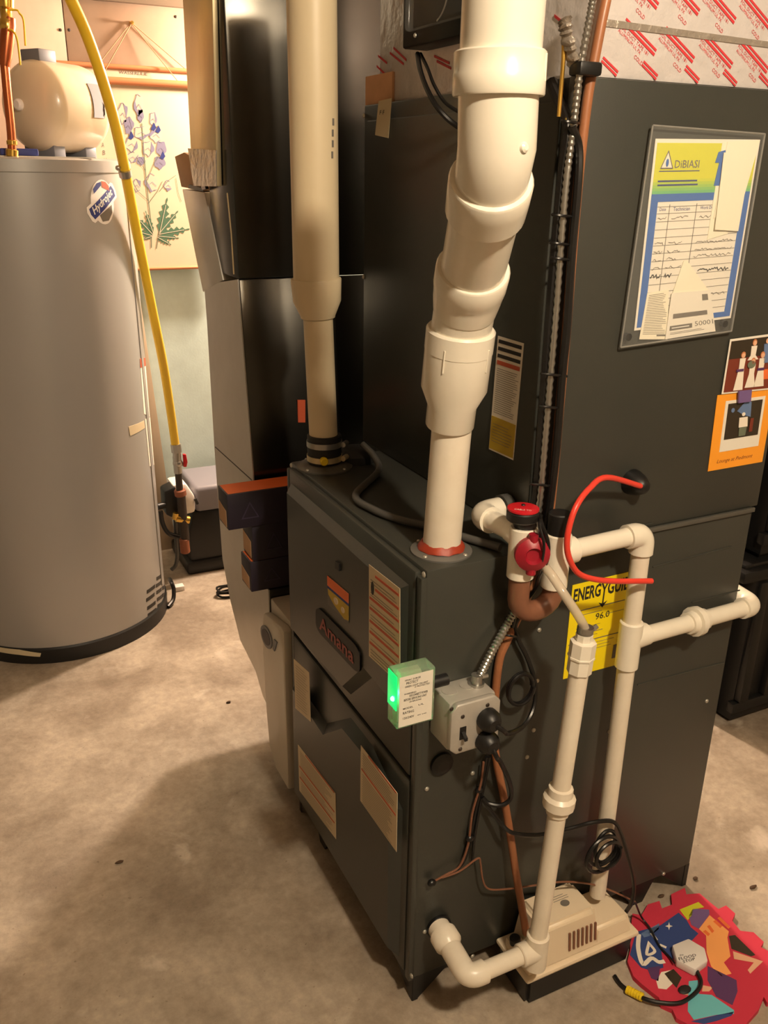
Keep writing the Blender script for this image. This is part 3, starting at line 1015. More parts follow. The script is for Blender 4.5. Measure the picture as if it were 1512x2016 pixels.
# slanting offset branch and its cleat
bm = NB()
prism(bm, [cp(361, 372) + V((-0.004, 0, 0)), cp(405, 378) + V((-0.004, 0, 0)), cp(441, 552) + V((-0.004, 0, 0)), cp(402, 575) + V((-0.004, 0, 0))], (0.30, 0, 0), 0.003)
link('offset_branch', bm, 'galv', rd)
bm = NB()
prism(bm, [cp(348, 308) + V((-0.006, 0, 0)), cp(366, 300) + V((-0.006, 0, 0)), cp(390, 312) + V((-0.006, 0, 0)), cp(403, 376) + V((-0.006, 0, 0)), cp(361, 368) + V((-0.006, 0, 0))], (0.30, 0, 0), 0.002)
link('branch_collar', bm, 'card', rd)  # brown reflection in the steel put into the collar's colour
bm = NB(); q = qpx('X', DX - 0.0064, [(373, 363), (399, 370), (401, 377), (372, 371)]); q.base(bm, 0.002); link('cleat_slot', bm, 'black', rd)
bm = NB(); q = qpx('X', DX - 0.0064, [(387, 312), (400, 312), (411, 372), (404, 374)]); q.base(bm, 0.008); link('drive_cleat', bm, 'galv_dark', rd)
bm = NB(); tube(bm, [cp(448, 380), cp(456, 460), cp(461, 540)], 0.0025, 6, smooth=False); link('corner_seam', bm, 'brassy', rd)
# red tag on the dark face
q = qpx('Y', 0.905, [(585, 787), (600, 787), (600, 831), (586, 831)])
bm = NB(); q.base(bm, 0.004); link('red_tag', bm, 'red_ink', rd, 'red tag on the dark duct face')

# narrow warm coloured riser in front of the trunk
rs = T('sheet_metal_riser', 'narrow brassy sheet-metal riser hanging down in front of the return duct', 'duct', cp(395, 367))
XR = -0.014
a, b = PX(361, -20, XR), PX(427, -20, XR)
c, d = PX(427, 367, XR), PX(378, 340, XR)
e = PX(375, 290, XR)
bm = NB()
prism(bm, [V((XR, a.y, 2.3)), V((XR, b.y, 2.3)), c, d, e], (0.0125, 0, 0), 0.002)
link('riser_body', bm, 'brassy', rs)
bm = NB()
q = qpx('X', XR - 0.0006, [(372, 292), (427, 296), (427, 367), (383, 366)])
q.base(bm, 0.003)
link('torn_liner', bm, 'foil_dull', rs, 'crumpled pale liner at the foot of the riser')

# filter cabinet between the boot and the furnace
fc = T('filter_cabinet', 'pale grey filter cabinet with oval badge beside the furnace front', 'cabinet', (0.1, 0.71, 0.0))
bm = NB(); box(bm, (0.0, 0.628, 0.045), (0.50, 0.797, 0.525), 0.006); link('housing', bm, 'filter', fc)
bm = NB()
FXD = -0.022
dp = [V((FXD, 0.640, 0.052)), V((FXD, 0.735, 0.052)), V((FXD, 0.785, 0.10)), V((FXD, 0.800, 0.20)), V((FXD, 0.812, 0.42)), V((FXD, 0.79, 0.49)), V((FXD, 0.66, 0.515)), V((FXD, 0.640, 0.51))]
prism(bm, dp, (0.022, 0, 0), 0.006)
fd = link('door', bm, 'filter', fc)
q = qpx('X', FXD - 0.0004, [(514, 1222), (537, 1246), (537, 1286), (516, 1262)])
bm = NB(); q.disc(bm, 0.5, 0.5, 0.5, 0.5, 0, 0.003, 20); ov = link('oval_badge', bm, 'grey_blue', fd, 'dark oval badge')
bm = NB(); q.disc(bm, 0.5, 0.5, 0.36, 0.36, 0.003, 0.0008, 20)
o = link('badge_face', bm, 'purple', fc)
bm = NB(); q = qpx('X', FXD - 0.0004, [(541, 1258), (547, 1264), (542, 1282), (539, 1278)]); q.base(bm, 0.003); link('door_pull', bm, 'grey_blue', fd)

# stacked spare filter boxes
GB = 'cartons of spare parts by the furnace'


def carton(label, x0, z0, z1, y0, y1, x1, name='carton', slant=0.0):
    t = T(name, label, 'box', ((x0 + x1) / 2, (y0 + y1) / 2, z0), GB)
    bm = NB(); prism(bm, [(x0, y0, z0), (x1, y0 - 0, z0), (x1, y1, z0), (x0 - slant, y1, z0)], (0, 0, z1 - z0), 0.002); bd = link('carton_body', bm, 'purple', t)
    bm = NB(); prism(bm, [(x0 + 0.004, y0 + 0.004, z1), (x0 + 0.17, y0 + 0.004, z1), (x0 + 0.20, y1 - 0.02, z1), (x0 + 0.19, y1 - 0.004, z1), (x0 + 0.004 - slant, y1 - 0.004, z1)], (0, 0, 0.0006)); link('top_print', bm, 'orange', t)
    qe = Quad((x0, y1 - 0.004, z1 - 0.035), (x0, y0 + 0.012, z1 - 0.045), (x0, y0 + 0.012, z0 + 0.004), (x0, y1 - 0.004, z0 + 0.008), (-1, 0, 0), 0.0003)
    if slant == 0:
        bm = NB(); qe.base(bm); link('end_label', bm, 'card', t)
    qf = Quad((x0 + 0.03, y0, z1 - 0.02), (x0 + 0.08, y0, z1 - 0.02), (x0 + 0.08, y0, z0 + 0.02), (x0 + 0.03, y0, z0 + 0.02), (0, -1, 0), 0.0003)
    bm = NB(); qf.stroke(bm, [(0.1, 0.9), (0.5, 0.15), (0.9, 0.9), (0.1, 0.9)], 0.003); link('triangle_mark', bm, 'violet_dim', t)
    return t


carton('purple carton with orange top at the bottom of the stack', -0.046, 0.5462, 0.628, 0.803, 0.880, 0.40)
carton('purple carton in the middle of the stack by the furnace', -0.038, 0.6292, 0.723, 0.803, 0.880, 0.41)
carton('topmost purple carton with orange top, jutting out over the stack', -0.098, 0.7242, 0.815, 0.795, 0.872, 0.36)

# ================================================================== PVC vent pipes
def seg_pipe(bm, pts):
    """pts: (pos, radius) frustums joined in one skin, axis through the points"""
    path = [V(p) for p, r in pts]
    k = len(path)
    seg = 32
    rings = []
    u = None
    for i in range(k):
        if i == 0:
            t = path[1] - path[0]
        elif i == k - 1:
            t = path[-1] - path[-2]
        else:
            a = (path[i] - path[i - 1]); b = (path[i + 1] - path[i])
            t = (a.normalized() if a.length > 0.004 else b.normalized()) + (b.normalized() if b.length > 0.004 else a.normalized())
        t.normalize()
        u = frame(t)[1] if u is None else (u - t * u.dot(t)).normalized()
        v = t.cross(u)
        rings.append([bm.verts.new(path[i] + (u * math.cos(2 * PI * j / seg) + v * math.sin(2 * PI * j / seg)) * pts[i][1]) for j in range(seg)])
    for a, b in zip(rings, rings[1:]):
        for j in range(seg):
            bm.faces.new((a[j], a[(j + 1) % seg], b[(j + 1) % seg], b[j]))
    bm.faces.new(rings[0]); bm.faces.new(rings[-1])
    return bm


def dirseg(p, q, h): return V(p) + (V(q) - V(p)).normalized() * h


exh = T('exhaust_vent_pipe', 'white PVC exhaust vent pipe with offset elbows rising from the furnace corner', 'pipe', ex0)
E = [ex0 + V((0, 0, 0.001)), PY(886, 830, 0.050), PY(893, 800, 0.048), PY(902, 745, 0.040), PY(908, 645, 0.018),
     PY(915, 605, 0.004), PY(926, 555, -0.022), PY(940, 490, -0.060), PY(958, 405, -0.118), PY(968, 350, -0.150), PY(978, 290, -0.170), PY(981, 190, -0.172), PY(985, 100, -0.172), PY(992, 0, -0.172), PY(1000, -140, -0.172)]
R2, R3, RS = 0.0318, 0.0450, 0.0512
cyl(bm := NB(), E[0], E[2], R2, seg=32); link('lower_pipe', bm, 'pvc_dirty', exh)
bm = NB(); lathe(bm, E[0] + V((0, 0, 0.006)), (0, 0, 1), [(0, 0.040), (0.004, 0.039), (0.010, 0.034), (0.012, 0.0315)], 28)
for v in bm.verts:
    v.co += V((random.uniform(-.001, .001), random.uniform(-.001, .001), random.uniform(-.002, .002)))
link('sealant_bead', bm, 'primer', exh)
ax = (E[4] - E[1]).normalized()
b0 = E[1] - ax * 0.006
L1 = (E[2] - b0).length
L2 = (E[3] - b0).length
L3 = (E[4] - b0).length
bm = NB()
lathe(bm, b0, ax, [(0, 0.0330), (0, 0.0375), (0.002, 0.0385), (L1 + 0.004, 0.0385), (L2 - 0.012, RS), (L2 + 0.05, RS), (L2 + 0.0505, RS + 0.0007), (L3 - 0.003, RS + 0.0007), (L3, RS - 0.002), (L3, R3)], 36)
red = link('reducer', bm, 'pvc', exh)
for a0 in (0.6, 2.2, 3.6, 4.6):
    bm = NB()
    dd, uu, vv = frame(ax)
    rad = uu * math.cos(a0) + vv * math.sin(a0)
    cyl(bm, b0 + ax * (L3 - 0.02) + rad * (RS + 0.0005), b0 + ax * (L3 - 0.055) + rad * (RS + 0.0005), 0.0014, seg=6)
    link('mould_rib', bm, 'pvc', exh)
# elbow chain: short pipe stub, street elbow, diagonal pipe, second elbow
bm = NB(); seg_pipe(bm, [(E[4] - ax * 0.01, R3), (E[5], R3), (dirseg(E[5], E[6], 0.012), R3)])
link('stub_pipe', bm, 'pvc', exh)
bm = NB()
d1 = (E[7] - E[6]).normalized()
seg_pipe(bm, [(E[5] - ax * 0.004, R3 + 0.001), (E[5] + (E[6] - E[5]) * 0.35, R3 + 0.004), (E[6] - d1 * 0.018, RS - 0.001), (E[6] - d1 * 0.004, RS + 0.0008), (E[6] + d1 * 0.026, RS + 0.0008), (E[6] + d1 * 0.0285, RS - 0.001), (E[6] + d1 * 0.029, R3)])
link('lower_elbow', bm, 'pvc', exh)
bm = NB(); seg_pipe(bm, [(E[6] + d1 * 0.01, R3), (E[8] - d1 * 0.0, R3)])
link('offset_pipe', bm, 'pvc', exh)
bm = NB()
d2 = (E[9] - E[8]).normalized()
d3 = (E[11] - E[10]).normalized()
seg_pipe(bm, [(E[8] - d1 * 0.012, R3), (E[8] - d1 * 0.010, RS - 0.002), (E[8] - d1 * 0.008, RS), (E[8] + d2 * 0.02, RS + 0.0008), (E[9] - d2 * 0.004, RS + 0.0008), (E[9] - d2 * 0.001, RS - 0.001), (E[9], R3)])
link('upper_elbow', bm, 'pvc', exh)
bm = NB(); seg_pipe(bm, [(E[9] - d2 * 0.012, R3), (E[9] + d2 * 0.015, R3), (E[10], R3 + 0.001), (E[10] + d3 * 0.03, R3 + 0.001), (E[11] + d3 * 0.006, R3 + 0.001)])
ue = link('elbow_throat', bm, 'pvc', exh)
bm = NB()
pb = PY(1005, 292, -0.172) + V((-0.010, -0.043, 0))
nb = V((0.30, -0.90, 0.1))
lathe(bm, pb - nb * 0.004, nb, [(0, 0.007), (0.005, 0.006), (0.007, 0.0035)], 14)
link('mould_nub', bm, 'pvc', exh)
bm = NB()
L4 = (E[12] - E[11]).length
lathe(bm, E[11], E[12] - E[11], [(0, R3), (0, RS + 0.0005), (0.002, RS + 0.0016), (L4 * 0.5, RS + 0.0016), (L4 * 0.52, RS + 0.0010), (L4 - 0.002, RS + 0.0010), (L4, RS - 0.001), (L4, R3)], 36)
cpl = link('coupling', bm, 'pvc', exh)
for a0 in (3.9, 4.7, 5.6):
    dd, uu, vv = frame(E[12] - E[11])
    rad = uu * math.cos(a0) + vv * math.sin(a0)
    bm = NB(); cyl(bm, E[11] + dd * (L4 - 0.004) + rad * (RS + 0.001), E[11] + dd * (L4 - 0.032) + rad * (RS + 0.001), 0.0014, seg=6)
    link('mould_rib', bm, 'pvc', exh)
bm = NB(); seg_pipe(bm, [(E[12] - d3 * 0.01, R3 + 0.0012), (E[13], R3 + 0.0012), (E[14], R3 + 0.0012)])
link('upper_pipe', bm, 'pvc', exh)

itk = T('intake_vent_pipe', 'cream PVC intake vent pipe in shade at the far furnace corner', 'pipe', in0)
I = [in0 + V((0, 0, 0.012)), PY(627, 866, 0.560), PY(627, 655, 0.560), PY(626, 625, 0.560), PY(623, 585, 0.560), PY(622, 548, 0.560), PY(618, 300, 0.560), PY(614, 0, 0.560), PY(611, -150, 0.560)]
cyl(bm := NB(), I[0], I[3], 0.0300, seg=28); link('lower_pipe', bm, 'pvc_tan', itk)
ai = (I[5] - I[3]).normalized()
Lr = (I[5] - I[3]).length
bm = NB(); lathe(bm, I[3], ai, [(-0.003, 0.030), (0, 0.0345), (0.004, 0.0355), (Lr * 0.42, 0.0480), (Lr - 0.002, 0.0505), (Lr, 0.0495), (Lr, 0.045)], 32); link('reducer', bm, 'pvc_tan', itk)
cyl(bm := NB(), I[5] - ai * 0.02, I[8], 0.0455, seg=32); up_ = link('upper_pipe', bm, 'pvc_tan', itk)
# print line on the pipe
bm = NB()
for k, (px, py) in enumerate(((656, 240), (655, 262), (655, 283), (654, 305))):
    r = ray(px, py)
    c = I[6]
    # nearest hit with the cylinder of radius 0.0457 about the vertical axis through c
    axx = (I[7] - I[6]).normalized()
    oc = CAM - c
    rd_ = r - axx * r.dot(axx); od = oc - axx * oc.dot(axx)
    A = rd_.dot(rd_); B = 2 * rd_.dot(od); Cq = od.dot(od) - 0.0459 ** 2
    dsc = B * B - 4 * A * Cq
    if dsc <= 0:
        continue
    h = CAM + r * ((-B - math.sqrt(dsc)) / (2 * A))
    nn = (h - c); nn -= axx * nn.dot(axx); nn.normalize()
    tt = axx.cross(nn)
    prism(bm, [h - tt * 0.0025 - axx * 0.006, h + tt * 0.0025 - axx * 0.006, h + tt * 0.0025 + axx * 0.006, h - tt * 0.0025 + axx * 0.006], nn * 0.0005)
link('print_mark', bm, 'ink_soft', itk)
bm = NB(); lathe(bm, in0 + V((0, 0, 0.012)), (0, 0, 1), [(0, 0.033), (0, 0.0365), (0.058, 0.0365), (0.060, 0.034), (0.060, 0.030)], 28); link('rubber_coupling', bm, 'rubber', itk)
for h in (0.016, 0.047):
    bm = NB(); lathe(bm, in0 + V((0, 0, h)), (0, 0, 1), [(0, 0.036), (0, 0.0380), (0.012, 0.0380), (0.012, 0.036)], 28)
    cyl(bm, in0 + V((0.030, -0.030, h + 0.006)), in0 + V((0.044, -0.018, h + 0.006)), 0.006, seg=10)
    link('hose_clamp', bm, 'brassy' if h < 0.03 else 'steel', itk)
bm = NB(); pcap = PY(630, 898, 0.560) ; dcap = (CAM - pcap); dcap.z = 0; dcap.normalize()
cyl(bm, V((in0.x, in0.y, pcap.z)) + dcap * 0.034 + V((-0.002, 0.002, 0)), V((in0.x, in0.y, pcap.z)) + dcap * 0.048, 0.0085, seg=16, bev=0.002); link('yellow_cap', bm, 'yellow', itk, 'small yellow cap')

# grey hose lying on the furnace top
bm = NB()
tube(bm, [in0 + V((0.075, -0.03, 0.05)), in0 + V((0.088, -0.06, 0.030)), in0 + V((0.080, -0.10, 0.009)), PZ(700, 975, H + 0.009), PZ(735, 1003, H + 0.009), PZ(785, 1022, H + 0.009), PZ(840, 1035, H + 0.009), PZ(915, 1058, H + 0.009), PZ(985, 1078, H + 0.009)], 0.0072, 10)
solo('vent_hose', bm, 'grey_rubber', 'grey rubber hose lying across the furnace top', 'hose', PZ(785, 1022, H))
# small black inducer housing behind the intake
bm = NB(); lathe(bm, V((0.135, 0.575, H + 0.0005)), (0, 0, 1), [(0, 0.045), (0.016, 0.045), (0.026, 0.034), (0.028, 0.02)], 24)
solo('air_switch', bm, 'rubber', 'round black air switch on the furnace top beside the intake pipe', 'switch', (0.135, 0.575, H))

# ================================================================== cables up the coil corner
cbd = T('cable_bundle', 'zip-tied bundle of armoured and black cables up the coil cabinet corner', 'cable', PY(1060, 1010, -0.02))


def armor(t, i): return (0.0058 if i % 2 else 0.0042) + (0.002 if t > 0.72 else 0.0)


arm = [PY(1172, -30, -0.030), PY(1160, 40, -0.024), PY(1142, 140, -0.022), PY(1130, 240, -0.021), PY(1117, 340, -0.021), PY(1106, 460, -0.021), PY(1096, 600, -0.021), PY(1084, 740, -0.021), PY(1074, 860, -0.021), PY(1063, 985, -0.021), PY(1050, 1080, -0.018), PY(1022, 1180, -0.018), PY(995, 1235, -0.022), PY(965, 1290, -0.030), PY(940, 1340, -0.030)]
bm = NB(); tube(bm, arm, 0.0065, 12, n=16, radii=armor); link('armored_cable', bm, 'steel', cbd)
bm = NB(); tube(bm, [PX(1085, 160, 0.20), PX(1108, 215, 0.20), PY(1120, 255, -0.012), PY(1110, 330, -0.010), PY(1098, 450, -0.010), PY(1085, 600, -0.010), PY(1075, 740, -0.010), PY(1066, 860, -0.010), PY(1056, 985, -0.010), PY(1040, 1090, -0.010), PY(1012, 1180, -0.008)], 0.0085, 8); link('black_cable', bm, 'black_cable', cbd)
bm = NB(); tube(bm, [PY(1126, 250, -0.024), PY(1139, 290, -0.022), PY(1138, 360, -0.026), PY(1126, 500, -0.026), PY(1117, 640, -0.026), PY(1107, 740, -0.026), PY(1097, 870, -0.026), PY(1086, 970, -0.026), PY(1078, 1020, -0.026), PY(1060, 1090, -0.026), PY(1030, 1170, -0.010)], 0.0062, 8); link('black_cable', bm, 'black_cable', cbd)
bm = NB(); tube(bm, [PY(1110, 60, -0.006), PY(1109, 120, -0.006), PY(1104, 180, -0.004), PY(1100, 230, -0.004)], 0.003, 8); link('thin_wire', bm, 'brass', cbd)
for px, py, wd in ((1122, 240, 30), (1109, 425, 40), (1107, 510, 38), (1103, 480, 36), (1090, 738, 46), (1083, 802, 40), (1066, 955, 40), (1005, 1252, 22)):
    bm = NB()
    c = PY(px, py, -0.016)
    tube(bm, [PY(px - wd / 2, py - 3, -0.002), PY(px - wd / 2, py - 2, -0.022), PY(px, py, -0.030), PY(px + wd / 2, py + 2, -0.022), PY(px + wd / 2 + 2, py + 4, -0.002)], 0.0022, 6, n=3)
    link('zip_tie', bm, 'black_cable', cbd)
bm = NB(); box(bm, PY(1142, 147, -0.032), PY(1163, 126, -0.004), 0.004); link('cable_clamp', bm, 'black', cbd)

# brown discharge tube from the pump up the side
bm = NB()
tube(bm, [PY(1202, -40, -0.008), PY(1185, 40, -0.0105), PY(1168, 130, -0.0105), PY(1156, 200, -0.0105), PY(1141, 330, -0.0105), PY(1128, 480, -0.0105), PY(1116, 640, -0.0105), PY(1102, 800, -0.0105), PY(1090, 940, -0.0105), PY(1078, 1040, -0.0105), PY(1052, 1140, -0.009), PY(1024, 1206, -0.009), PY(998, 1262, -0.009), PY(983, 1300, -0.009), PY(975, 1370, -0.009), PY(971, 1440, -0.009), PY(978, 1500, -0.012), PY(990, 1560, -0.016), PY(1004, 1640, -0.022), PY(1016, 1720, -0.030), PY(1028, 1790, -0.045), PY(1036, 1838, -0.055)], 0.0075, 10)
solo('discharge_tube', bm, 'brown_tube', 'brown vinyl discharge tube running from the pump up the furnace side', 'tube', PY(1036, 1838, -0.055))

# thin control wires
cw = T('control_wires', 'thin brown control wires hanging below the outlet box', 'wire', PY(930, 1600, -0.01))
bm = NB()
tube(bm, [PY(958, 1490, -0.012), PY(950, 1540, -0.008), PY(938, 1590, -0.006), PY(928, 1640, -0.006), PY(915, 1690, -0.006), PY(900, 1712, -0.008)], 0.0035, 7)
tube(bm, [PY(964, 1490, -0.012), PY(946, 1580, -0.010), PY(934, 1650, -0.010), PY(930, 1700, -0.010)], 0.003, 7)
link('black_wire', bm, 'black_cable', cw)
bm = NB()
tube(bm, [PY(952, 1500, -0.016), PY(946, 1545, -0.014), PY(930, 1600, -0.011), PY(922, 1660, -0.011), PY(905, 1705, -0.011), PY(878, 1722, -0.012), PY(845, 1740, -0.006)], 0.0022, 7)
tube(bm, [PY(870, 1728, -0.012), PY(905, 1715, -0.016), PY(940, 1690, -0.020), PY(946, 1700, -0.020), PY(950, 1730, -0.020), PY(962, 1750, -0.022), PY(1000, 1750, -0.028), PY(1060, 1742, -0.040), PY(1110, 1736, -0.05), PY(1160, 1740, -0.055), PY(1200, 1752, -0.055), PY(1250, 1775, -0.06)], 0.0020, 7)
link('brown_wire', bm, 'brown_rubber', cw)
for px, py in ((944, 1555), (925, 1650), (850, 1738)):
    bm = NB(); ball(bm, PY(px, py, -0.010), 0.009, 1, 0.8, 0.8, 10); link('tie', bm, 'black_cable', cw)

# ================================================================== condensate trap and coil drain run
YP = -0.05
RP, RSK = 0.0163, 0.0212
cd = T('coil_drain_line', 'white PVC coil drain with trap, red plug and side branch leading to the pump', 'pipe', PY(1180, 1740, YP))
tee = PY(1028, 1078, YP)
el0 = PX(945, 1013, tee.x)
stub = V((CS - 0.0065, el0.y, el0.z + 0.004))
bm = NB(); elbow(bm, el0, (1, 0, 0.04), (tee + V((0, 0, 0.02)) - el0), RP, RSK + 0.002, 0.040, 0.036); link('elbow', bm, 'pvc', cd)
bm = NB(); cyl(bm, el0 + V((0.03, 0, 0)), stub, RP); link('stub_pipe', bm, 'pvc', cd)
bm = NB(); lathe(bm, el0 + V((0.042, 0, 0.002)), (1, 0, 0), [(0, 0.022), (0, 0.027), (0.016, 0.027), (0.018, 0.022)], 14); link('union_nut', bm, 'grey_rubber', cd)
bm = NB(); cyl(bm, el0 + (tee + V((0, 0, 0.02)) - el0).normalized() * 0.02, tee + V((0, 0.0, 0.020)), RP + 0.001); link('arm_pipe', bm, 'pvc', cd)
bm = NB(); cyl(bm, tee + V((0, 0, 0.036)), tee + V((0, 0, -0.052)), RSK + 0.001, bev=0.002)
cyl(bm, tee + V((0, 0.03, 0.02)), tee + V((0, 0.0, 0.015)), RSK)
link('tee', bm, 'pvc', cd)
# float switch on top: black body, red disk
fs = PY(1030, 1003, YP)
bm = NB(); cyl(bm, tee + V((0.004, 0, 0.034)), fs + V((0, 0, -0.012)), 0.018); cyl(bm, fs + V((0, 0, -0.018)), fs, 0.026, bev=0.003); sw = link('float_switch', bm, 'black', cd)
bm = NB(); lathe(bm, fs, (0, 0, 1), [(0, 0.025), (0.003, 0.025), (0.004, 0.022)], 28); link('red_disk', bm, 'red', sw)
qf = Quad(fs + V((-0.016, 0.0, 0.0042)), fs + V((0.004, -0.016, 0.0042)), fs + V((0.0, -0.022, 0.0042)), fs + V((-0.021, -0.005, 0.0042)), (0, 0, 1))
bm = NB(); qf.text(bm, 'CABLE TO', 0, 0.1, 1, 0.9); link('lettering', bm, 'white_ink', cd)
bm = NB(); ball(bm, fs + V((0.004, 0.006, 0.005)), 0.0035, 1, 1, 0.5, 8); link('screw', bm, 'black', cd)
# red plug facing the room
pg_c = PY(1042, 1080, YP)
nd = V((-0.35, -0.90, 0.05)).normalized()
base = tee + V((0.006, -0.010, 0.0)) + nd * 0.016
bm = NB(); lathe(bm, base, nd, [(0, 0.028), (0.010, 0.028), (0.014, 0.023), (0.018, 0.014), (0.012, 0.010), (0.012, 0.001)], 24); pgp = link('red_plug', bm, 'crimson', cd)
bm = NB()
cyl(bm, base + nd * 0.006 + V((0, 0, 0.020)), base + nd * 0.006 + V((0, 0, 0.034)), 0.008, seg=12)
cyl(bm, base + nd * 0.006 + V((0, 0, -0.020)), base + nd * 0.006 + V((0, 0, -0.034)), 0.008, seg=12)
link('plug_ear', bm, 'crimson', pgp)
# brown U trap
cy_top = PY(1096, 1050, YP); cy_bot = PY(1091, 1142, YP)
xb = cy_bot.x
zu = PY(1045, 1185, YP).z
rU = (xb - tee.x) / 2
upts = [V((tee.x, YP, tee.z - 0.045)), V((tee.x, YP, zu + 0.02))] + [V((tee.x + rU - rU * math.cos(a), YP, zu + 0.012 - rU * math.sin(a) * 0.85)) for a in [PI * i / 10 for i in range(11)]] + [V((xb, YP, zu + 0.025)), V((xb, YP, cy_bot.z + 0.01))]
bm = NB(); tube(bm, upts, 0.0178, 18, smooth=False); link('u_trap', bm, 'brown_rubber', cd)
bm = NB(); cyl(bm, V((xb, YP, cy_bot.z - 0.012)), V((xb, YP, cy_top.z)), RSK + 0.001, bev=0.002); vt = link('vent_tee', bm, 'pvc', cd)
zt = cy_top.z
bm = NB(); cyl(bm, V((xb, YP, zt - 0.01)), V((xb, YP, zt + 0.036)), 0.019, bev=0.002); link('black_cap', bm, 'black', cd)
# run to the right elbow
br0 = PY(1118, 1082, YP); ec = PY(1266, 1050, YP)
br0 = V((xb, YP, ec.z - 0.004))
bm = NB(); cyl(bm, br0, br0 + V((0.036, 0, 0.001)), RSK + 0.0015, bev=0.002); link('branch_socket', bm, 'pvc', cd)
bm = NB(); cyl(bm, br0 + V((0.02, 0, 0)), ec, RP); link('run_pipe', bm, 'pvc', cd)
bm = NB(); elbow(bm, ec, (-1, 0, -0.02), (0, 0, -1), RP, RSK, 0.036, 0.036); link('elbow', bm, 'pvc', cd)
dn = PY(1182, 1745, YP)
tee2 = PY(1243, 1258, YP)
bm = NB(); cyl(bm, ec + V((0, 0, -0.01)), V((ec.x + 0.004, YP, 0.150)), RP); link('down_pipe', bm, 'pvc_dirty', cd)
tx = ec.x + (ec.z - tee2.z) / (ec.z - 0.15) * 0.004
bm = NB(); cyl(bm, V((tx, YP, PY(1248, 1222, YP).z)), V((tx, YP, PY(1236, 1312, YP).z)), RSK, bev=0.002)
cyl(bm, V((tx, YP, tee2.z)), V((tx + 0.042, YP + 0.004, tee2.z + 0.001)), RSK, bev=0.002)
link('tee', bm, 'pvc', cd)
e3 = PY(1482, 1192, -0.022)
bv = (e3 - V((tx, YP, tee2.z))).normalized()
bm = NB(); cyl(bm, V((tx, YP, tee2.z)) + bv * 0.03, e3, RP); link('branch_pipe', bm, 'pvc', cd)
u0 = PY(1375, 1228, YP)
bm = NB(); lathe(bm, V((tx, YP, tee2.z)) + bv * (u0.x - tx - 0.014), bv, [(0, 0.0165), (0, 0.021), (0.014, 0.022), (0.015, 0.029), (0.028, 0.029), (0.030, 0.024), (0.046, 0.021), (0.048, 0.0165)], 14); link('union', bm, 'pvc', cd)
bm = NB(); elbow(bm, e3, -bv, (0.12, 1, 0.0), RP, RSK, 0.034, 0.075); link('elbow', bm, 'pvc', cd)
# clear bleeder tube is part of the furnace drain
fdY = -0.130
ft = PY(1056, 1868, fdY)
fe = PY(923, 1908, fdY)
zl = ft.z
fe = V((fe.x, fdY, zl))
ft = V((ft.x, fdY, zl))
at_ = PY(1144, 1296, fdY)
fdl = T('furnace_drain_line', 'white PVC furnace drain pipe rising in front of the pump to a clear tube', 'pipe', ft)
out = V((PY(868, 1832, -0.02).x, -0.012, zl + 0.004))
bm = NB(); lathe(bm, out, V((fe.x - out.x, fdY + 0.012, 0)), [(0, 0.017), (0, 0.022), (0.016, 0.022), (0.018, 0.027), (0.040, 0.027), (0.048, 0.021), (0.054, 0.017)], 24); link('adapter', bm, 'pvc_dirty', fdl)
dn_ = (out - fe).normalized()
bm = NB(); elbow(bm, fe, dn_, (1, 0, 0), RP, RSK, 0.066, 0.034); link('elbow', bm, 'pvc_dirty', fdl)
bm = NB(); cyl(bm, fe + V((0.02, 0, 0)), ft, RP); link('floor_pipe', bm, 'pvc_dirty', fdl)
bm = NB(); cyl(bm, ft + V((-0.038, 0, 0)), ft, RSK, bev=0.002); cyl(bm, ft + V((0, 0, -0.042)), ft + V((0.001, 0, 0.036)), RSK, bev=0.002); link('tee', bm, 'pvc_dirty', fdl)
topd = PY(1140, 1320, fdY)
bm = NB(); cyl(bm, ft + V((0, 0, 0.01)), topd, RP); link('riser', bm, 'pvc_dirty', fdl)
axr = (topd - ft).normalized()
uc = ft + axr * ((PY(1103, 1572, fdY) - ft).length)
bm = NB(); lathe(bm, uc - axr * 0.030, axr, [(0, 0.0165), (0, 0.0200), (0.012, 0.0205), (0.016, 0.028), (0.034, 0.0285), (0.040, 0.0225), (0.054, 0.0215), (0.056, 0.0165)], 14); link('union', bm, 'pvc_dirty', fdl)
bm = NB(); lathe(bm, topd - axr * 0.002, axr, [(0, 0.0165), (0, 0.0205), (0.026, 0.0205), (0.027, 0.0225), (0.030, 0.0225), (0.031, 0.0215), (0.056, 0.0215), (0.057, 0.017), (0.058, 0.014), (0.070, 0.014)], 8); link('threaded_adapter', bm, 'pvc', fdl)
tp0 = topd + axr * 0.068
bm = NB(); tube(bm, [base + V((0.012, -0.004, -0.014)), PY(1084, 1130, -0.085), PY(1112, 1172, -0.115), PY(1140, 1215, fdY), PY(1152, 1240, fdY), tp0 - axr * 0.01], 0.0075, 12); link('clear_tube', bm, 'clear_tube', fdl)
bm = NB(); lathe(bm, tp0 + axr * 0.002, axr, [(0, 0.010), (0, 0.0135), (0.010, 0.0135), (0.010, 0.010)], 16); cyl(bm, tp0 + axr * 0.007 + V((0.012, -0.004, 0)), tp0 + axr * 0.007 + V((0.020, -0.004, 0.004)), 0.004, seg=8); link('hose_clamp', bm, 'steel', fdl)

# red tube from the grommet
rt = [pg + V((0, -0.030, 0)), PY(1195, 940, -0.055), PY(1160, 962, -0.070), PY(1133, 1000, -0.085), PY(1118, 1050, -0.090), PY(1118, 1090, -0.090), PY(1134, 1124, -0.088), PY(1160, 1138, -0.085), PY(1205, 1144, -0.085), PY(1283, 1144, -0.085)]
bm = NB(); tube(bm, rt, 0.0050, 10)
solo('red_tube', bm, 'red_tube', 'thin red tube curling out of the dark grommet on the cabinet side', 'tube', rt[0])
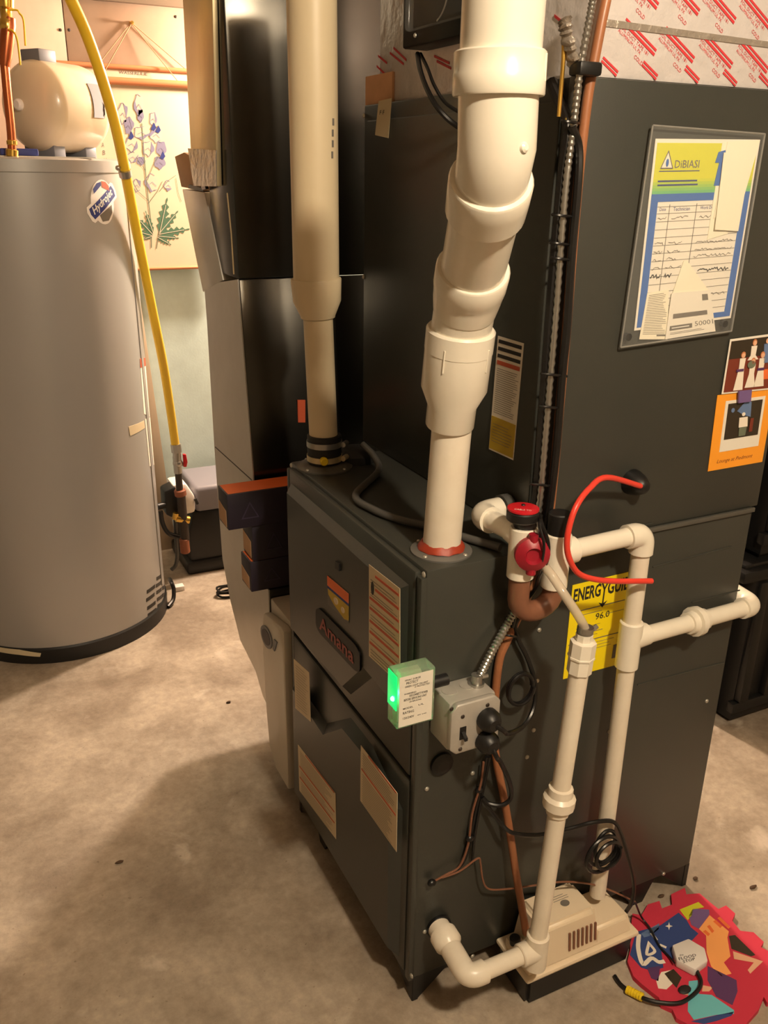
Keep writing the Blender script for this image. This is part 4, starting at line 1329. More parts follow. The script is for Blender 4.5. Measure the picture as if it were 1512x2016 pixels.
# float switch lead
bm = NB(); tube(bm, [fs + V((0.027, -0.006, -0.010)), PY(1066, 1030, YP - 0.030), PY(1079, 1070, YP - 0.040), PY(1076, 1105, YP - 0.036), PY(1062, 1132, YP - 0.020), PY(1057, 1150, YP), PY(1048, 1168, YP + 0.026), PY(1020, 1200, -0.022), PY(1008, 1235, -0.020)], 0.0035, 8)
tube(bm, [fs + V((0.027, -0.012, -0.010)), PY(1062, 1034, YP - 0.034), PY(1071, 1072, YP - 0.050), PY(1066, 1112, YP - 0.040), PY(1058, 1140, YP - 0.006), PY(1052, 1160, YP + 0.026)], 0.0024, 8)
solo('switch_lead', bm, 'black_cable', 'black lead looping down from the red float switch over the trap', 'cable', fs)

# ================================================================== outlet box, alarm and plugs
jY = -0.075
jb = T('outlet_box', 'galvanised switch and outlet box on the furnace side', 'box', PY(915, 1480, -0.02))
jx0, jx1 = PY(888, 1430, jY).x, PY(984, 1410, jY).x
jz1, jz0 = PY(886, 1394, jY).z, PY(893, 1488, jY).z
bm = NB(); box(bm, (jx0 + 0.002, jY + 0.012, jz0 + 0.002), (jx1 - 0.002, -0.0005, jz1 - 0.002), 0.005); jbody = link('box_body', bm, 'box_grey', jb)
bm = NB()
ch = 0.012
pts = [(jx0 + ch, jz0), (jx1 - ch, jz0), (jx1, jz0 + ch), (jx1, jz1 - ch), (jx1 - ch, jz1), (jx0 + ch, jz1), (jx0, jz1 - ch), (jx0, jz0 + ch)]
prism(bm, [V((x, jY, z)) for x, z in pts], (0, 0.013, 0), 0.003)
cov = link('cover', bm, 'box_grey', jb)
bm = NB()
for x, y in ((jx0 + 0.022, -0.028), (jx0 + 0.058, -0.026)):
    lathe(bm, V((x, y, jz1 - 0.0025)), (0, 0, 1), [(0, 0.013), (0.0018, 0.013), (0.002, 0.010)], 18)
link('knockout', bm, 'box_grey', jb)
cl = PY(938, 1342, -0.030)
bm = NB(); lathe(bm, V((cl.x, -0.030, jz1 - 0.003)), (0, 0, 1), [(0, 0.014), (0.006, 0.014), (0.006, 0.010), (0.020, 0.0095)], 16); cyl(bm, V((cl.x + 0.008, -0.034, jz1 + 0.014)), V((cl.x + 0.018, -0.036, jz1 + 0.014)), 0.004, seg=8); link('cable_clamp', bm, 'steel', jb)
sp = PY(911, 1443, jY)
bm = NB(); box(bm, (sp.x - 0.006, jY - 0.001, sp.z - 0.012), (sp.x + 0.006, jY + 0.002, sp.z + 0.012)); prism(bm, [V((sp.x - 0.003, jY - 0.001, sp.z + 0.003)), V((sp.x + 0.003, jY - 0.001, sp.z + 0.003)), V((sp.x + 0.003, jY - 0.012, sp.z - 0.003)), V((sp.x - 0.003, jY - 0.012, sp.z - 0.003))], (0, 0, -0.006)); link('toggle_switch', bm, 'black', cov)
for px, py in ((889, 1396), (911, 1411), (906, 1475), (960, 1388)):
    bm = NB(); lathe(bm, PY(px, py, jY), (0, -1, 0), [(0, 0.004), (0.0015, 0.003), (0.002, 0.001)], 8); link('screw', bm, 'iron', cov)

for k, (px, py) in enumerate(((958, 1413), (955, 1456))):
    p = PY(px, py, jY)
    t = T('power_plug', ('upper' if k == 0 else 'lower') + ' black plug in the outlet box', 'plug', p, 'plugs in the outlet box')
    bm = NB(); lathe(bm, p + V((0, -0.0005, 0)), (0, -1, 0), [(0, 0.020), (0.012, 0.020), (0.022, 0.015), (0.026, 0.010)], 18); link('plug_body', bm, 'black', t)
    bm = NB()
    if k == 0:
        path = [p + V((0, -0.020, 0)), p + V((0.016, -0.030, -0.012)), PY(1000, 1444, -0.07), PY(1030, 1430, -0.05), PY(1050, 1395, -0.035), PY(1054, 1350, -0.025), PY(1040, 1300, -0.016), PY(1022, 1262, -0.016), PY(1014, 1232, -0.014), PY(1024, 1212, -0.012)]
    else:
        path = [p + V((0, -0.020, 0)), p + V((0.008, -0.028, -0.022)), PY(985, 1500, -0.06), PY(1003, 1540, -0.05), PY(1006, 1570, -0.04), PY(988, 1585, -0.035), PY(962, 1582, -0.022), PY(950, 1570, -0.014), PY(962, 1590, -0.02), PY(985, 1620, -0.03), PY(1010, 1640, -0.045), PY(1060, 1644, -0.05), PY(1120, 1632, -0.055), PY(1165, 1620, -0.072), PY(1205, 1617, -0.078), PY(1222, 1640, -0.080), PY(1238, 1690, -0.085), PY(1248, 1740, -0.088), PY(1244, 1775, -0.092), PY(1232, 1796, -0.080)]
    tube(bm, path, 0.0042, 8)
    link('cord', bm, 'black_cable', t)
# coil of cord tied by the outlet box and one round the drain pipe
bm = NB()
c = PY(1020, 1352, -0.018)
lp = []
for i in range(41):
    a = 2 * PI * i / 20
    lp.append(c + V((0.026 * math.cos(a), -0.004 - 0.004 * (i / 20), 0.030 * math.sin(a))))
tube(bm, lp, 0.0036, 8, smooth=False)
solo('cord_loop', bm, 'black_cable', 'small loop of black cord right of the outlet box', 'cord', c)
bm = NB()
c = PY(1184, 1664, -0.078)
lp = []
for i in range(101):
    a = 2 * PI * i / 25 + 0.4
    k_ = i / 25
    lp.append(c + V((0.031 * math.cos(a) + (0.012, -0.006, -0.016, 0.004, 0.0)[int(k_)] * math.sin(a / 2) ** 2, -0.003 - 0.005 * k_, 0.036 * math.sin(a) * (1, 0.86, 1.08, 0.8, 1)[int(k_)] - 0.003 * k_)))
tube(bm, lp, 0.0038, 8, smooth=False)
solo('pump_cord_coil', bm, 'black_cable', 'coil of black pump cord hanging in front of the drain pipe', 'cord', c)

# clear surge alarm with green light
aY = -0.072
al = T('alarm_module', 'clear plastic alarm module with glowing green light beside the outlet box', 'alarm', PY(815, 1430, aY))
ax0, ax1 = PY(782, 1380, aY).x, PY(856, 1370, aY).x
az1, az0 = PY(783, 1331, aY).z, PY(780, 1438, aY).z
ad = 0.034
bm = NB(); box(bm, (ax0, aY, az0), (ax1, aY + ad, az1), 0.003); case = link('case', bm, 'clear_case', al)
bm = NB(); box(bm, (ax0 + 0.010, aY + 0.010, az0 + 0.006), (ax1 - 0.022, aY + 0.022, az1 - 0.006), 0.001); link('inner_block', bm, 'cream_paper', al)
bm = NB(); cyl(bm, V((ax1 - 0.002, aY + 0.024, (az0 + az1) / 2 + 0.004)), V((jx0 + 0.004, aY + 0.024, (az0 + az1) / 2 + 0.004)), 0.010, seg=14); link('nipple', bm, 'black', al)
q = Quad((ax0 + 0.003, aY - 0.0003, az1 - 0.004), (ax1 - 0.005, aY - 0.0003, az1 - 0.004), (ax1 - 0.005, aY - 0.0003, az0 + 0.004), (ax0 + 0.003, aY - 0.0003, az0 + 0.004), (0, -1, 0))
bm = NB(); q.base(bm, 0.0005); lb = link('face_label', bm, 'paper', al)
bm = NB()
for k, (s0, s1, t, h) in enumerate(((0.16, 0.62, 0.06, 0.035), (0.2, 0.55, 0.115, 0.05), (0.16, 0.85, 0.19, 0.035), (0.45, 0.9, 0.235, 0.03), (0.14, 0.5, 0.335, 0.03), (0.30, 0.85, 0.38, 0.045), (0.14, 0.82, 0.445, 0.045), (0.30, 0.66, 0.51, 0.03), (0.12, 0.42, 0.62, 0.035), (0.58, 0.75, 0.62, 0.03), (0.12, 0.45, 0.70, 0.05), (0.12, 0.46, 0.81, 0.045), (0.56, 0.84, 0.83, 0.02))):
    q.text(bm, ('HVAC SURGE', 'PROTECT', 'GREEN LIGHT ON UNIT', 'IS PROTECTED', 'WARNING', 'DISCONNECT POWER', 'BEFORE SERVICING UNIT', 'OR REPLACING', 'MODEL', 'UL', 'RATING', '120/240V', '60 HZ')[k], s0, t, s1, t + h, 0.0006, bold=0.006)
link('lettering', bm, 'ink', lb)
ld = V((ax0 + 0.004, aY + 0.016, az0 + (az1 - az0) * 0.52))
bm = NB(); ball(bm, ld + V((-0.0055, -0.004, 0)), 0.0040, 1, 1, 1, 12); link('indicator_light', bm, 'led', al)
bm = NB(); box(bm, (ax0 - 0.0012, aY + 0.002, az0 + (az1 - az0) * 0.34), (ax0 + 0.001, aY + ad - 0.002, az1 - 0.003), 0.0008); link('led_glow_plate', bm, 'lens', al, 'green glow plate added for the LED light on the case end')  # 'lens' material is the LED light put in as emission
gl2 = lamp('indicator_glow_inner', V((ax0 + 0.006, aY + 0.024, az0 + (az1 - az0) * 0.6)), 0.022, (0.05, 1.0, 0.35), 0.003)

# ================================================================== condensate pump
pm = T('condensate_pump', 'beige and black condensate pump on the floor by the furnace', 'pump', (0.325, -0.06, 0))
x0, x1, y0, y1 = 0.192, 0.462, -0.112, -0.004
bm = NB()
prism(bm, [(x0 + 0.008, y0 + 0.006, 0), (x1 - 0.008, y0 + 0.006, 0), (x1 - 0.008, y1 - 0.004, 0), (x0 + 0.008, y1 - 0.004, 0)], (0, 0, 0.074))
for v in bm.verts:
    if v.co.z > 0.05:
        v.co.x += 0.006 * (1 if v.co.x > 0.3 else -1); v.co.y += 0.004 * (1 if v.co.y > -0.06 else -1)
bmesh.ops.bevel(bm, geom=list(bm.edges), offset=0.007, segments=2, affect='EDGES')
link('tank', bm, 'black', pm)
bm = NB(); box(bm, (x0 - 0.004, y0 - 0.004, 0.070), (x1 + 0.004, y1 + 0.001, 0.082), 0.005); link('rim', bm, 'beige', pm)
bm = NB()
def taper_box(bm, a, b, inset, bev):
    r = bmesh.ops.create_cube(bm, size=1.0)
    for v in r['verts']:
        top = v.co.z > 0
        i = inset if top else 0
        v.co = V((a[0] + i if v.co.x < 0 else b[0] - i, a[1] + i if v.co.y < 0 else b[1] - i * 0.4, b[2] if top else a[2]))
    es = list({e for v in r['verts'] for e in v.link_edges})
    bmesh.ops.bevel(bm, geom=es, offset=bev, segments=3, affect='EDGES')
taper_box(bm, (x0 + 0.030, y0 + 0.004, 0.078), (0.372, y1 - 0.001, 0.172), 0.012, 0.009)
link('motor_cover', bm, 'beige', pm)
bm = NB(); taper_box(bm, (0.352, y0 + 0.004, 0.078), (x1 - 0.004, y1 - 0.001, 0.120), 0.010, 0.008); link('inlet_deck', bm, 'beige', pm)
bm = NB(); box(bm, (x0 + 0.003, y0 + 0.004, 0.078), (x0 + 0.034, y1 - 0.02, 0.105), 0.006); link('side_deck', bm, 'beige', pm)
bm = NB(); cyl(bm, (x0 + 0.014, -0.045, 0.10), (x0 + 0.012, -0.045, 0.118), 0.011, seg=16, bev=0.002); link('check_valve', bm, 'black', pm)
for k in range(7):
    bm = NB(); xx = 0.290 + 0.0105 * k
    prism(bm, [(xx, y0 + 0.0035, 0.103), (xx + 0.004, y0 + 0.0035, 0.103), (xx + 0.004, y0 + 0.0085, 0.143), (xx, y0 + 0.0085, 0.143)], (0, 0.003, 0))
    link('vent_slot', bm, 'brown_rubber', pm)
qc = Quad((0.285, -0.030, 0.1722), (0.335, -0.030, 0.1722), (0.335, -0.070, 0.1722), (0.285, -0.070, 0.1722), (0, 0, 1))
bm = NB(); qc.lines(bm, 0.1, 0.9, 0.1, 0.5, 3, 0.0012, 0); qc.disc(bm, 0.5, 0.7, 0.2, 0.2, 0); link('faded_print', bm, 'ink_soft', pm)

# ================================================================== foam mat, leak sensor
def fz(px, py, z=0.0): return PZ(px, py, z)


mt = T('foam_mat', 'red interlocking foam play mat tile with faded colourful artwork on the floor', 'mat', fz(1380, 1880))
outline = [(1239, 1852), (1244, 1806), (1262, 1809), (1274, 1788), (1297, 1781), (1302, 1796), (1322, 1788), (1320, 1768), (1347, 1755), (1350, 1768), (1376, 1766), (1398, 1785), (1413, 1797), (1428, 1790), (1446, 1806), (1440, 1820), (1456, 1840), (1482, 1843), (1502, 1862), (1496, 1872), (1530, 1890), (1560, 1915), (1540, 1975), (1508, 1982), (1502, 1970), (1492, 1995), (1470, 2020), (1440, 2060), (1380, 2040), (1330, 2012), (1322, 1995), (1300, 1985), (1296, 1972), (1262, 1945), (1246, 1930), (1234, 1900), (1240, 1875)]
zt = 0.011
bm = NB(); prism(bm, [fz(x, y, 0.0) for x, y in outline], (0, 0, zt)); link('foam_tile', bm, 'mat_red', mt)
prints = (('night', [(1252, 1835), (1300, 1822), (1336, 1797), (1352, 1812), (1360, 1826), (1375, 1838), (1345, 1870), (1322, 1890), (1302, 1872), (1306, 1905), (1285, 1912), (1262, 1905), (1240, 1880)]),
          ('sky_print', [(1262, 1838), (1298, 1818), (1296, 1838), (1268, 1846)]),
          ('lime', [(1338, 1791), (1375, 1776), (1386, 1786), (1364, 1791), (1362, 1802), (1354, 1812)]),
          ('violet', [(1364, 1789), (1396, 1791), (1397, 1800), (1376, 1829), (1361, 1821), (1356, 1804)]),
          ('apricot', [(1376, 1829), (1397, 1802), (1435, 1834), (1432, 1846), (1438, 1883), (1425, 1895), (1440, 1917), (1420, 1922), (1400, 1903), (1391, 1875), (1390, 1842)]),
          ('skin', [(1443, 1873), (1502, 1893), (1477, 1917), (1472, 1910), (1484, 1895), (1445, 1888)]),
          ('forest', [(1435, 1843), (1447, 1841), (1487, 1880), (1479, 1883), (1440, 1868)]),
          ('plum', [(1393, 1902), (1450, 1930), (1452, 1952), (1442, 1979), (1410, 1962), (1393, 1930)]),
          ('teal', [(1356, 1932), (1374, 1930), (1376, 1957), (1401, 1959), (1445, 1989), (1445, 1996), (1411, 1998), (1366, 2008), (1354, 1991)]),
          ('night', [(1361, 2011), (1410, 1999), (1445, 1992), (1440, 2000), (1411, 2010), (1386, 2016)]),
          ('pale_print', [(1292, 1932), (1302, 1914), (1322, 1910), (1326, 1935), (1312, 1948), (1296, 1946)]),
          ('forest', [(1308, 1917), (1326, 1908), (1342, 1925), (1332, 1945), (1318, 1930)]),
          ('skin', [(1340, 1946), (1356, 1950), (1360, 1960), (1344, 1958)]),
          ('skin', [(1384, 1940), (1404, 1944), (1396, 1952), (1382, 1952)]),
          ('plum', [(1274, 1906), (1300, 1902), (1296, 1932), (1282, 1926)]))
for m_, pts in prints:
    bm = NB(); prism(bm, [fz(x, y, zt) for x, y in pts], (0, 0, 0.0005)); link('printed_patch', bm, m_, mt)
qz = Quad(fz(1250, 1836, zt), fz(1315, 1836, zt), fz(1315, 1910, zt), fz(1250, 1910, zt), (0, 0, 1), 0.0006)
bm = NB()
def sm2(pts): return [(p.x, p.y) for p in smooth_path([V((*p, 0)) for p in pts], 5)]
qz.stroke(bm, sm2([(0.12, 0.05), (0.10, 0.45), (0.24, 0.85), (0.5, 0.70), (0.72, 0.80), (0.9, 0.78)]), 0.009)
qz.stroke(bm, sm2([(0.42, 0.30), (0.36, 0.60), (0.60, 0.52), (0.42, 0.30)]), 0.006)
qz.stroke(bm, [(0.50, 0.02), (0.66, 0.22)], 0.007)
qz.stroke(bm, [(0.75, 0.34), (0.95, 0.42)], 0.006)
link('cream_stroke', bm, 'pale_print', mt)
bm = NB(); q = Quad(fz(1310, 1816, zt), fz(1324, 1816, zt), fz(1324, 1832, zt), fz(1310, 1832, zt), (0, 0, 1), 0.0006)
for a_, b_ in (((1404, 1814), (1418, 1826)), ((1392, 1824), (1402, 1836)), ((1412, 1808), (1434, 1828)), ((1384, 1834), (1394, 1842))):
    bs = NB()
    prism(bs, [fz(a_[0], a_[1], zt + 0.0005), fz(a_[0] + 5, a_[1] - 3, zt + 0.0005), fz(b_[0] + 4, b_[1] - 3, zt + 0.0005), fz(b_[0], b_[1] + 1, zt + 0.0005)], (0, 0, 0.0004)); link('printed_patch', bs, 'orange', mt)
st = []
for i in range(8):
    r_ = 0.5 if i % 2 == 0 else 0.16
    st.append((0.5 + r_ * math.sin(i * PI / 4), 0.5 - r_ * math.cos(i * PI / 4)))
q.slab(bm, st); link('star_print', bm, 'pale_print', mt)

sn = T('leak_sensor', 'white hexagonal water leak sensor lying on the foam mat', 'sensor', fz(1356, 1890, zt))
hexp = [(1321, 1866), (1353, 1853), (1385, 1872), (1391, 1896), (1366, 1915), (1330, 1896)]
bm = NB(); prism(bm, [fz(x, y + 8, zt + 0.0012) for x, y in hexp], (0, 0, 0.020), 0.003); link('sensor_body', bm, 'white_plastic', sn)
qh = Quad(fz(1333, 1880, zt + 0.0214), fz(1372, 1872, zt + 0.0214), fz(1376, 1888, zt + 0.0214), fz(1340, 1898, zt + 0.0214), (0, 0, 1))
bm = NB(); qh.text(bm, 'FLOOD', 0.0, 0.30, 0.9, 0.62, 0.0, bold=0.01); qh.text(bm, 'STOP', 0.15, 0.70, 0.8, 1.0, bold=0.01); qh.text(bm, 'the', 0.1, 0.0, 0.3, 0.2); link('lettering', bm, 'ink', sn)
bm = NB()
tube(bm, [fz(1372, 1912, zt + 0.010), fz(1380, 1932, zt + 0.006), fz(1372, 1952, zt + 0.006), fz(1340, 1974, zt + 0.006), fz(1300, 1974, zt + 0.006), fz(1268, 1966, zt + 0.004), fz(1240, 1952, 0.007), fz(1222, 1938, 0.006), fz(1210, 1921, 0.006)], 0.0042, 8)
link('cord', bm, 'black_cable', sn)
bm = NB(); a, b = fz(1234, 1948, 0.009), fz(1266, 1964, 0.012)
n_ = 6
for i in range(n_):
    p0 = a.lerp(b, i / n_); p1 = a.lerp(b, (i + 0.82) / n_)
    cyl(bm, p0, p1, 0.0085, seg=12)
cyl(bm, a, b, 0.007, seg=12)
link('yellow_sleeve', bm, 'yellow', sn, 'ribbed yellow sleeve on the cord')
bm = NB()
tube(bm, [PY(1250, 1775, -0.06), fz(1262, 1804, 0.03), fz(1280, 1828, 0.018), fz(1298, 1862, zt + 0.004), fz(1318, 1884, zt + 0.006), fz(1328, 1896, zt + 0.012)], 0.0022, 7)
solo('sensor_wire', bm, 'black_cable', 'thin dark wire running from the pump to the leak sensor', 'wire', fz(1298, 1862, zt))
bm = NB(); ball(bm, fz(1348, 1948, zt + 0.003), 0.010, 1.5, 1.0, 0.3, 10)
solo('rubber_foot_pad', bm, 'rubber', 'flat dark rubber pad beside the sensor cord on the mat', 'pad', fz(1328, 1968, zt))

# crumbs on the floor
for k, (px, py, sx, lab) in enumerate(((235, 1697, 1.6, 'small brown leaf scrap on the open floor in front of the furnace'), (1483, 1746, 1.8, 'brown curved scrap on the floor right of the furnace'), (1302, 1764, 1.4, 'dark crumb beside the mat edge nearest the furnace'), (450, 1382, 1.2, 'dark speck on the floor near the filter cabinet'), (1369, 1729, 1.0, 'tiny crumb on the floor beside the rear furnace foot'))):
    bm = NB(); ball(bm, fz(px, py, 0.003), 0.0065, sx, 0.7, 0.45, 8)
    for v in bm.verts:
        v.co += V((random.uniform(-.001, .001), random.uniform(-.001, .001), 0))
        v.co.z = max(v.co.z, 0.0002)
    solo('floor_crumb', bm, 'debris', lab, 'crumb', fz(px, py, 0), 'crumbs on the floor')

# ================================================================== black totes at the right
GT = 'stacked black storage totes'
tx0, ty0 = 1.215, 0.395


def tote(label, z0, z1, grow):
    t = T('storage_tote', label, 'tote', (tx0 + 0.25, ty0 + 0.3, z0), GT)
    bm = NB()
    a = (tx0 + 0.015, ty0 + 0.015, z0); b = (tx0 + 0.50, ty0 + 0.60, z1 - 0.05)
    r = bmesh.ops.create_cube(bm, size=1.0)
    for v in r['verts']:
        i = 0.02 if v.co.z < 0 else 0
        v.co = V((a[0] + i if v.co.x < 0 else b[0] - i, a[1] + i if v.co.y < 0 else b[1] - i, a[2] if v.co.z < 0 else b[2]))
    ve = [e for e in bm.edges if abs((e.verts[0].co - e.verts[1].co).z) > 0.2]
    bmesh.ops.bevel(bm, geom=ve, offset=0.05, segments=4, affect='EDGES')
    bmesh.ops.bevel(bm, geom=[e for e in bm.edges if abs(e.verts[0].co.z - z0) < 1e-4 and abs(e.verts[1].co.z - z0) < 1e-4], offset=0.015, segments=2, affect='EDGES')
    link('bin', bm, 'black', t)
    bm = NB()
    box(bm, (tx0, ty0, z1 - 0.05), (tx0 + 0.52, ty0 + 0.62, z1 - 0.012), 0.012)
    box(bm, (tx0 + 0.02, ty0 + 0.02, z1 - 0.016), (tx0 + 0.50, ty0 + 0.60, z1), 0.006)
    link('lid', bm, 'black', t)
    for k in range(4):
        bm = NB(); xx = tx0 + 0.08 + 0.10 * k
        box(bm, (xx, ty0 + 0.006, z0 + 0.09), (xx + 0.035, ty0 + 0.03, z1 - 0.06), 0.004)
        link('rib', bm, 'black', t)
    bm = NB(); box(bm, (tx0 + 0.065, ty0 + 0.014, z0 + 0.05), (tx0 + 0.445, ty0 + 0.04, z0 + 0.085), 0.006); link('base_band', bm, 'black', t)
    return t


tote('lower black plastic storage tote on the floor right of the furnace', 0.0, 0.54, 0)
tote('upper black plastic storage tote on top of the other by the furnace', 0.5405, 1.10, 0)

# ================================================================== water heater
HC, HR, HZ = V((-0.392, 1.982, 0)), 0.354, 1.555
wh = T('water_heater', 'tall grey cylindrical water heater with round sticker at left', 'water heater', HC)
bm = NB(); lathe(bm, HC + V((0, 0, 0.03)), (0, 0, 1), [(0, HR - 0.004), (0.004, HR), (HZ - 0.07, HR), (HZ - 0.068, HR + 0.004), (HZ - 0.036, HR + 0.004), (HZ - 0.032, HR - 0.002), (HZ - 0.03, HR - 0.02), (HZ - 0.03, 0.01)], 96); jk = link('jacket', bm, 'heater', wh)
bm = NB(); lathe(bm, HC, (0, 0, 1), [(0, HR + 0.006), (0.05, HR + 0.006), (0.056, HR + 0.001)], 72); link('base_ring', bm, 'black', wh)


def hp(px, py, r):
    """point of the heater wall (radius r) seen at the pixel"""
    d = ray(px, py)
    ox, oy = CAM.x - HC.x, CAM.y - HC.y
    A = d.x ** 2 + d.y ** 2; B = 2 * (ox * d.x + oy * d.y); Cc = ox * ox + oy * oy - r * r
    s = max(0.0, B * B - 4 * A * Cc)
    p = CAM + d * ((-B - math.sqrt(s)) / (2 * A))
    return math.atan2(p.y - HC.y, p.x - HC.x), p.z


def wrap(bm, pts, r, th=0.001):
    """polygon given as (angle, z), cut into narrow strips and bent round the heater wall"""
    b2 = NB()
    b2.faces.new([b2.verts.new(V((t, 0, z))) for t, z in pts])
    t0, t1 = min(t for t, z in pts), max(t for t, z in pts)
    n = int((t1 - t0) / 0.035)
    for i in range(1, n + 1):
        bmesh.ops.bisect_plane(b2, geom=list(b2.verts) + list(b2.edges) + list(b2.faces), plane_co=(t0 + (t1 - t0) * i / (n + 1), 0, 0), plane_no=(1, 0, 0))
    ex = bmesh.ops.extrude_face_region(b2, geom=list(b2.faces))
    for g in ex['geom']:
        if isinstance(g, bmesh.types.BMVert):
            g.co.y = 1.0
    mp = {}
    for v in b2.verts:
        rr = r + th * v.co.y
        mp[v] = bm.verts.new(HC + V((rr * math.cos(v.co.x), rr * math.sin(v.co.x), v.co.z)))
    for f in b2.faces:
        bm.faces.new([mp[v] for v in f.verts])
    b2.free()
    return bm


# round sticker with lettering
sa, sz = hp(203, 398, HR)
def spt(u, v): return (sa + u / HR, sz + v)      # metres right / up on the wall
rot = math.radians(33)
def rp(x, y): return spt(x * math.cos(rot) - y * math.sin(rot), x * math.sin(rot) + y * math.cos(rot))
blob = []
for i in range(28):
    a = 2 * PI * i / 28
    x, y = 0.048 * math.cos(a), 0.062 * math.sin(a)
    blob.append((x, y))
bm = NB(); wrap(bm, [spt(x, y) for x, y in blob], HR, 0.0008)
wrap(bm, [rp(*p) for p in ((-0.064, -0.026), (0.064, -0.026), (0.070, -0.01), (0.070, 0.016), (0.062, 0.024), (-0.062, 0.024), (-0.070, 0.012), (-0.070, -0.016))], HR, 0.0010)
stk = link('round_sticker', bm, 'white_plastic', wh, 'round sticker with a blue band and a flag')
bm = NB(); wrap(bm, [rp(*p) for p in ((-0.058, -0.018), (0.058, -0.018), (0.062, 0), (0.058, 0.016), (-0.058, 0.016), (-0.062, 0))], HR + 0.0010, 0.0006); link('blue_band', bm, 'navy', stk)
bm = NB(); wrap(bm, [spt(-0.034, 0.024), spt(-0.004, 0.046), spt(-0.004, 0.056), spt(-0.02, 0.052), spt(-0.036, 0.036)], HR + 0.0010, 0.0006); link('flag_blue', bm, 'navy', stk)
bm = NB(); wrap(bm, [spt(0.0, 0.042), spt(0.03, 0.030), spt(0.030, 0.044), spt(0.016, 0.056), spt(0.0, 0.058)], HR + 0.0010, 0.0006); link('flag_red', bm, 'red_ink', stk)
bm = NB(); wrap(bm, [spt(-0.02, -0.036), spt(0.036, -0.008), spt(0.036, -0.030), spt(0.016, -0.052), spt(-0.01, -0.054)], HR + 0.0010, 0.0006); link('grey_print', bm, 'ink_soft', stk)
bm = NB()
vs, fs_ = text_geo('Hydrojet', 0.25, 0.02)
xa = min(v[0] for v in vs); xb_ = max(v[0] for v in vs); yaa = min(v[1] for v in vs); ybb = max(v[1] for v in vs)
nv = []
for x, y in vs:
    an, zz = rp(-0.052 + 0.104 * (x - xa) / (xb_ - xa), -0.014 + 0.028 * (y - yaa) / (ybb - yaa))
    nv.append(bm.verts.new(HC + V(((HR + 0.0019) * math.cos(an), (HR + 0.0019) * math.sin(an), zz))))
for f in fs_:
    bm.faces.new([nv[i] for i in f])
link('lettering', bm, 'white_ink', stk)
# warning labels and tape on the right edge
def wl(name, corners, m, label=None, r=HR, th=0.001):
    bm = NB(); wrap(bm, [hp(x, y, HR) for x, y in corners], r, th)
    return link(name, bm, m, wh, label)
l1 = wl('warning_label', [(275, 706), (285, 704), (294, 820), (283, 815)], 'paper', 'tall white label at the right edge')
wl('red_band', [(275, 706), (285, 704), (286, 720), (276, 724)], 'red_ink', None, HR + 0.001, 0.0006)
wl('warning_label', [(285, 825), (295, 822), (303, 915), (294, 918)], 'paper', 'lower white label at the right edge')
wl('tape_strip', [(253, 840), (283, 828), (285, 842), (256, 858)], 'tape', 'strip of clear tape near the right edge', HR + 0.0002)
wl('jacket_seam', [(244, 345), (247, 345), (322, 1150), (318, 1152)], 'heater', None, HR, 0.003)
# ventilation slots round the foot
for px, py in [(297, 1160), (296, 1176), (298, 1192), (299, 1206), (313, 1136), (312, 1150), (313, 1163), (314, 1177), (315, 1190), (322, 1130), (321, 1143), (322, 1156), (322, 1170), (323, 1184)]:
    wd = 16 if px < 305 else (10 if px < 318 else 5)
    bm = NB(); wrap(bm, [hp(px - wd / 2, py + wd * 0.33 - 3, HR), hp(px + wd / 2, py - wd * 0.42 - 3, HR), hp(px + wd / 2, py - wd * 0.42 + 4, HR), hp(px - wd / 2, py + wd * 0.33 + 4, HR)], HR - 0.0005, 0.0015)
    link('vent_slot', bm, 'black', wh)
p_ = hp(60, 1290, HR)
bm = NB(); wrap(bm, [hp(0, 1272, HR), hp(40, 1277, HR), hp(82, 1284, HR), hp(80, 1291, HR), hp(40, 1287, HR), hp(0, 1281, HR)], HR + 0.0062, 0.001); link('base_label', bm, 'tape', wh)

# tank resting on the heater
tr = 0.123
TC = PY(112, 208, 1.90)
TC.z = HZ + tr + 0.016
tk = T('expansion_tank', 'cream horizontal pressure tank resting on top of the water heater', 'tank', (TC.x, TC.y, HZ))
ta = V((0.80, 0.60, 0)).normalized()
L = 0.15
prof = []
for i in range(9):
    a = PI / 2 * i / 8
    prof.append((-L / 2 - 0.065 * math.cos(a), tr * math.sin(a) if i else 0.002))
for i in range(9):
    a = PI / 2 * i / 8
    prof.append((L / 2 + 0.065 * math.sin(a), tr * math.cos(a) if i < 8 else 0.002))
bm = NB(); lathe(bm, TC, ta, prof, 56); link('shell', bm, 'tank', tk)
perp = V((ta.y, -ta.x, 0))
bm = NB(); lathe(bm, TC - ta * (L / 2 + 0.060), -ta, [(0, 0.016), (0.012, 0.016), (0.017, 0.011)], 18); link('valve_cap', bm, 'white_plastic', tk)
def tpt(ang, h, r=tr):      # ang from up towards the camera side
    return TC + ta * h + (V((0, 0, 1)) * math.cos(ang) + perp * math.sin(ang)) * r
bm = NB()
lab = [(math.radians(58 + 44 * i / 8), 0.022) for i in range(9)] + [(math.radians(102 - 44 * i / 8), 0.066) for i in range(9)]
va = [bm.verts.new(tpt(a, h, tr + 0.0005)) for a, h in lab]
vb = [bm.verts.new(tpt(a, h, tr + 0.0020)) for a, h in lab]
k = len(va)
bm.faces.new(va); bm.faces.new(vb)
for i in range(k):
    bm.faces.new((va[i], va[(i + 1) % k], vb[(i + 1) % k], vb[i]))
link('rating_label', bm, 'grey_label', tk, 'grey label on the right end')
def obox(bm, c, ex, ey, ez, bev=0.0):
    c, ex, ey, ez = V(c), V(ex), V(ey), V(ez)
    prism(bm, [c - ex - ey - ez, c + ex - ey - ez, c + ex + ey - ez, c - ex + ey - ez], ez * 2, bev)
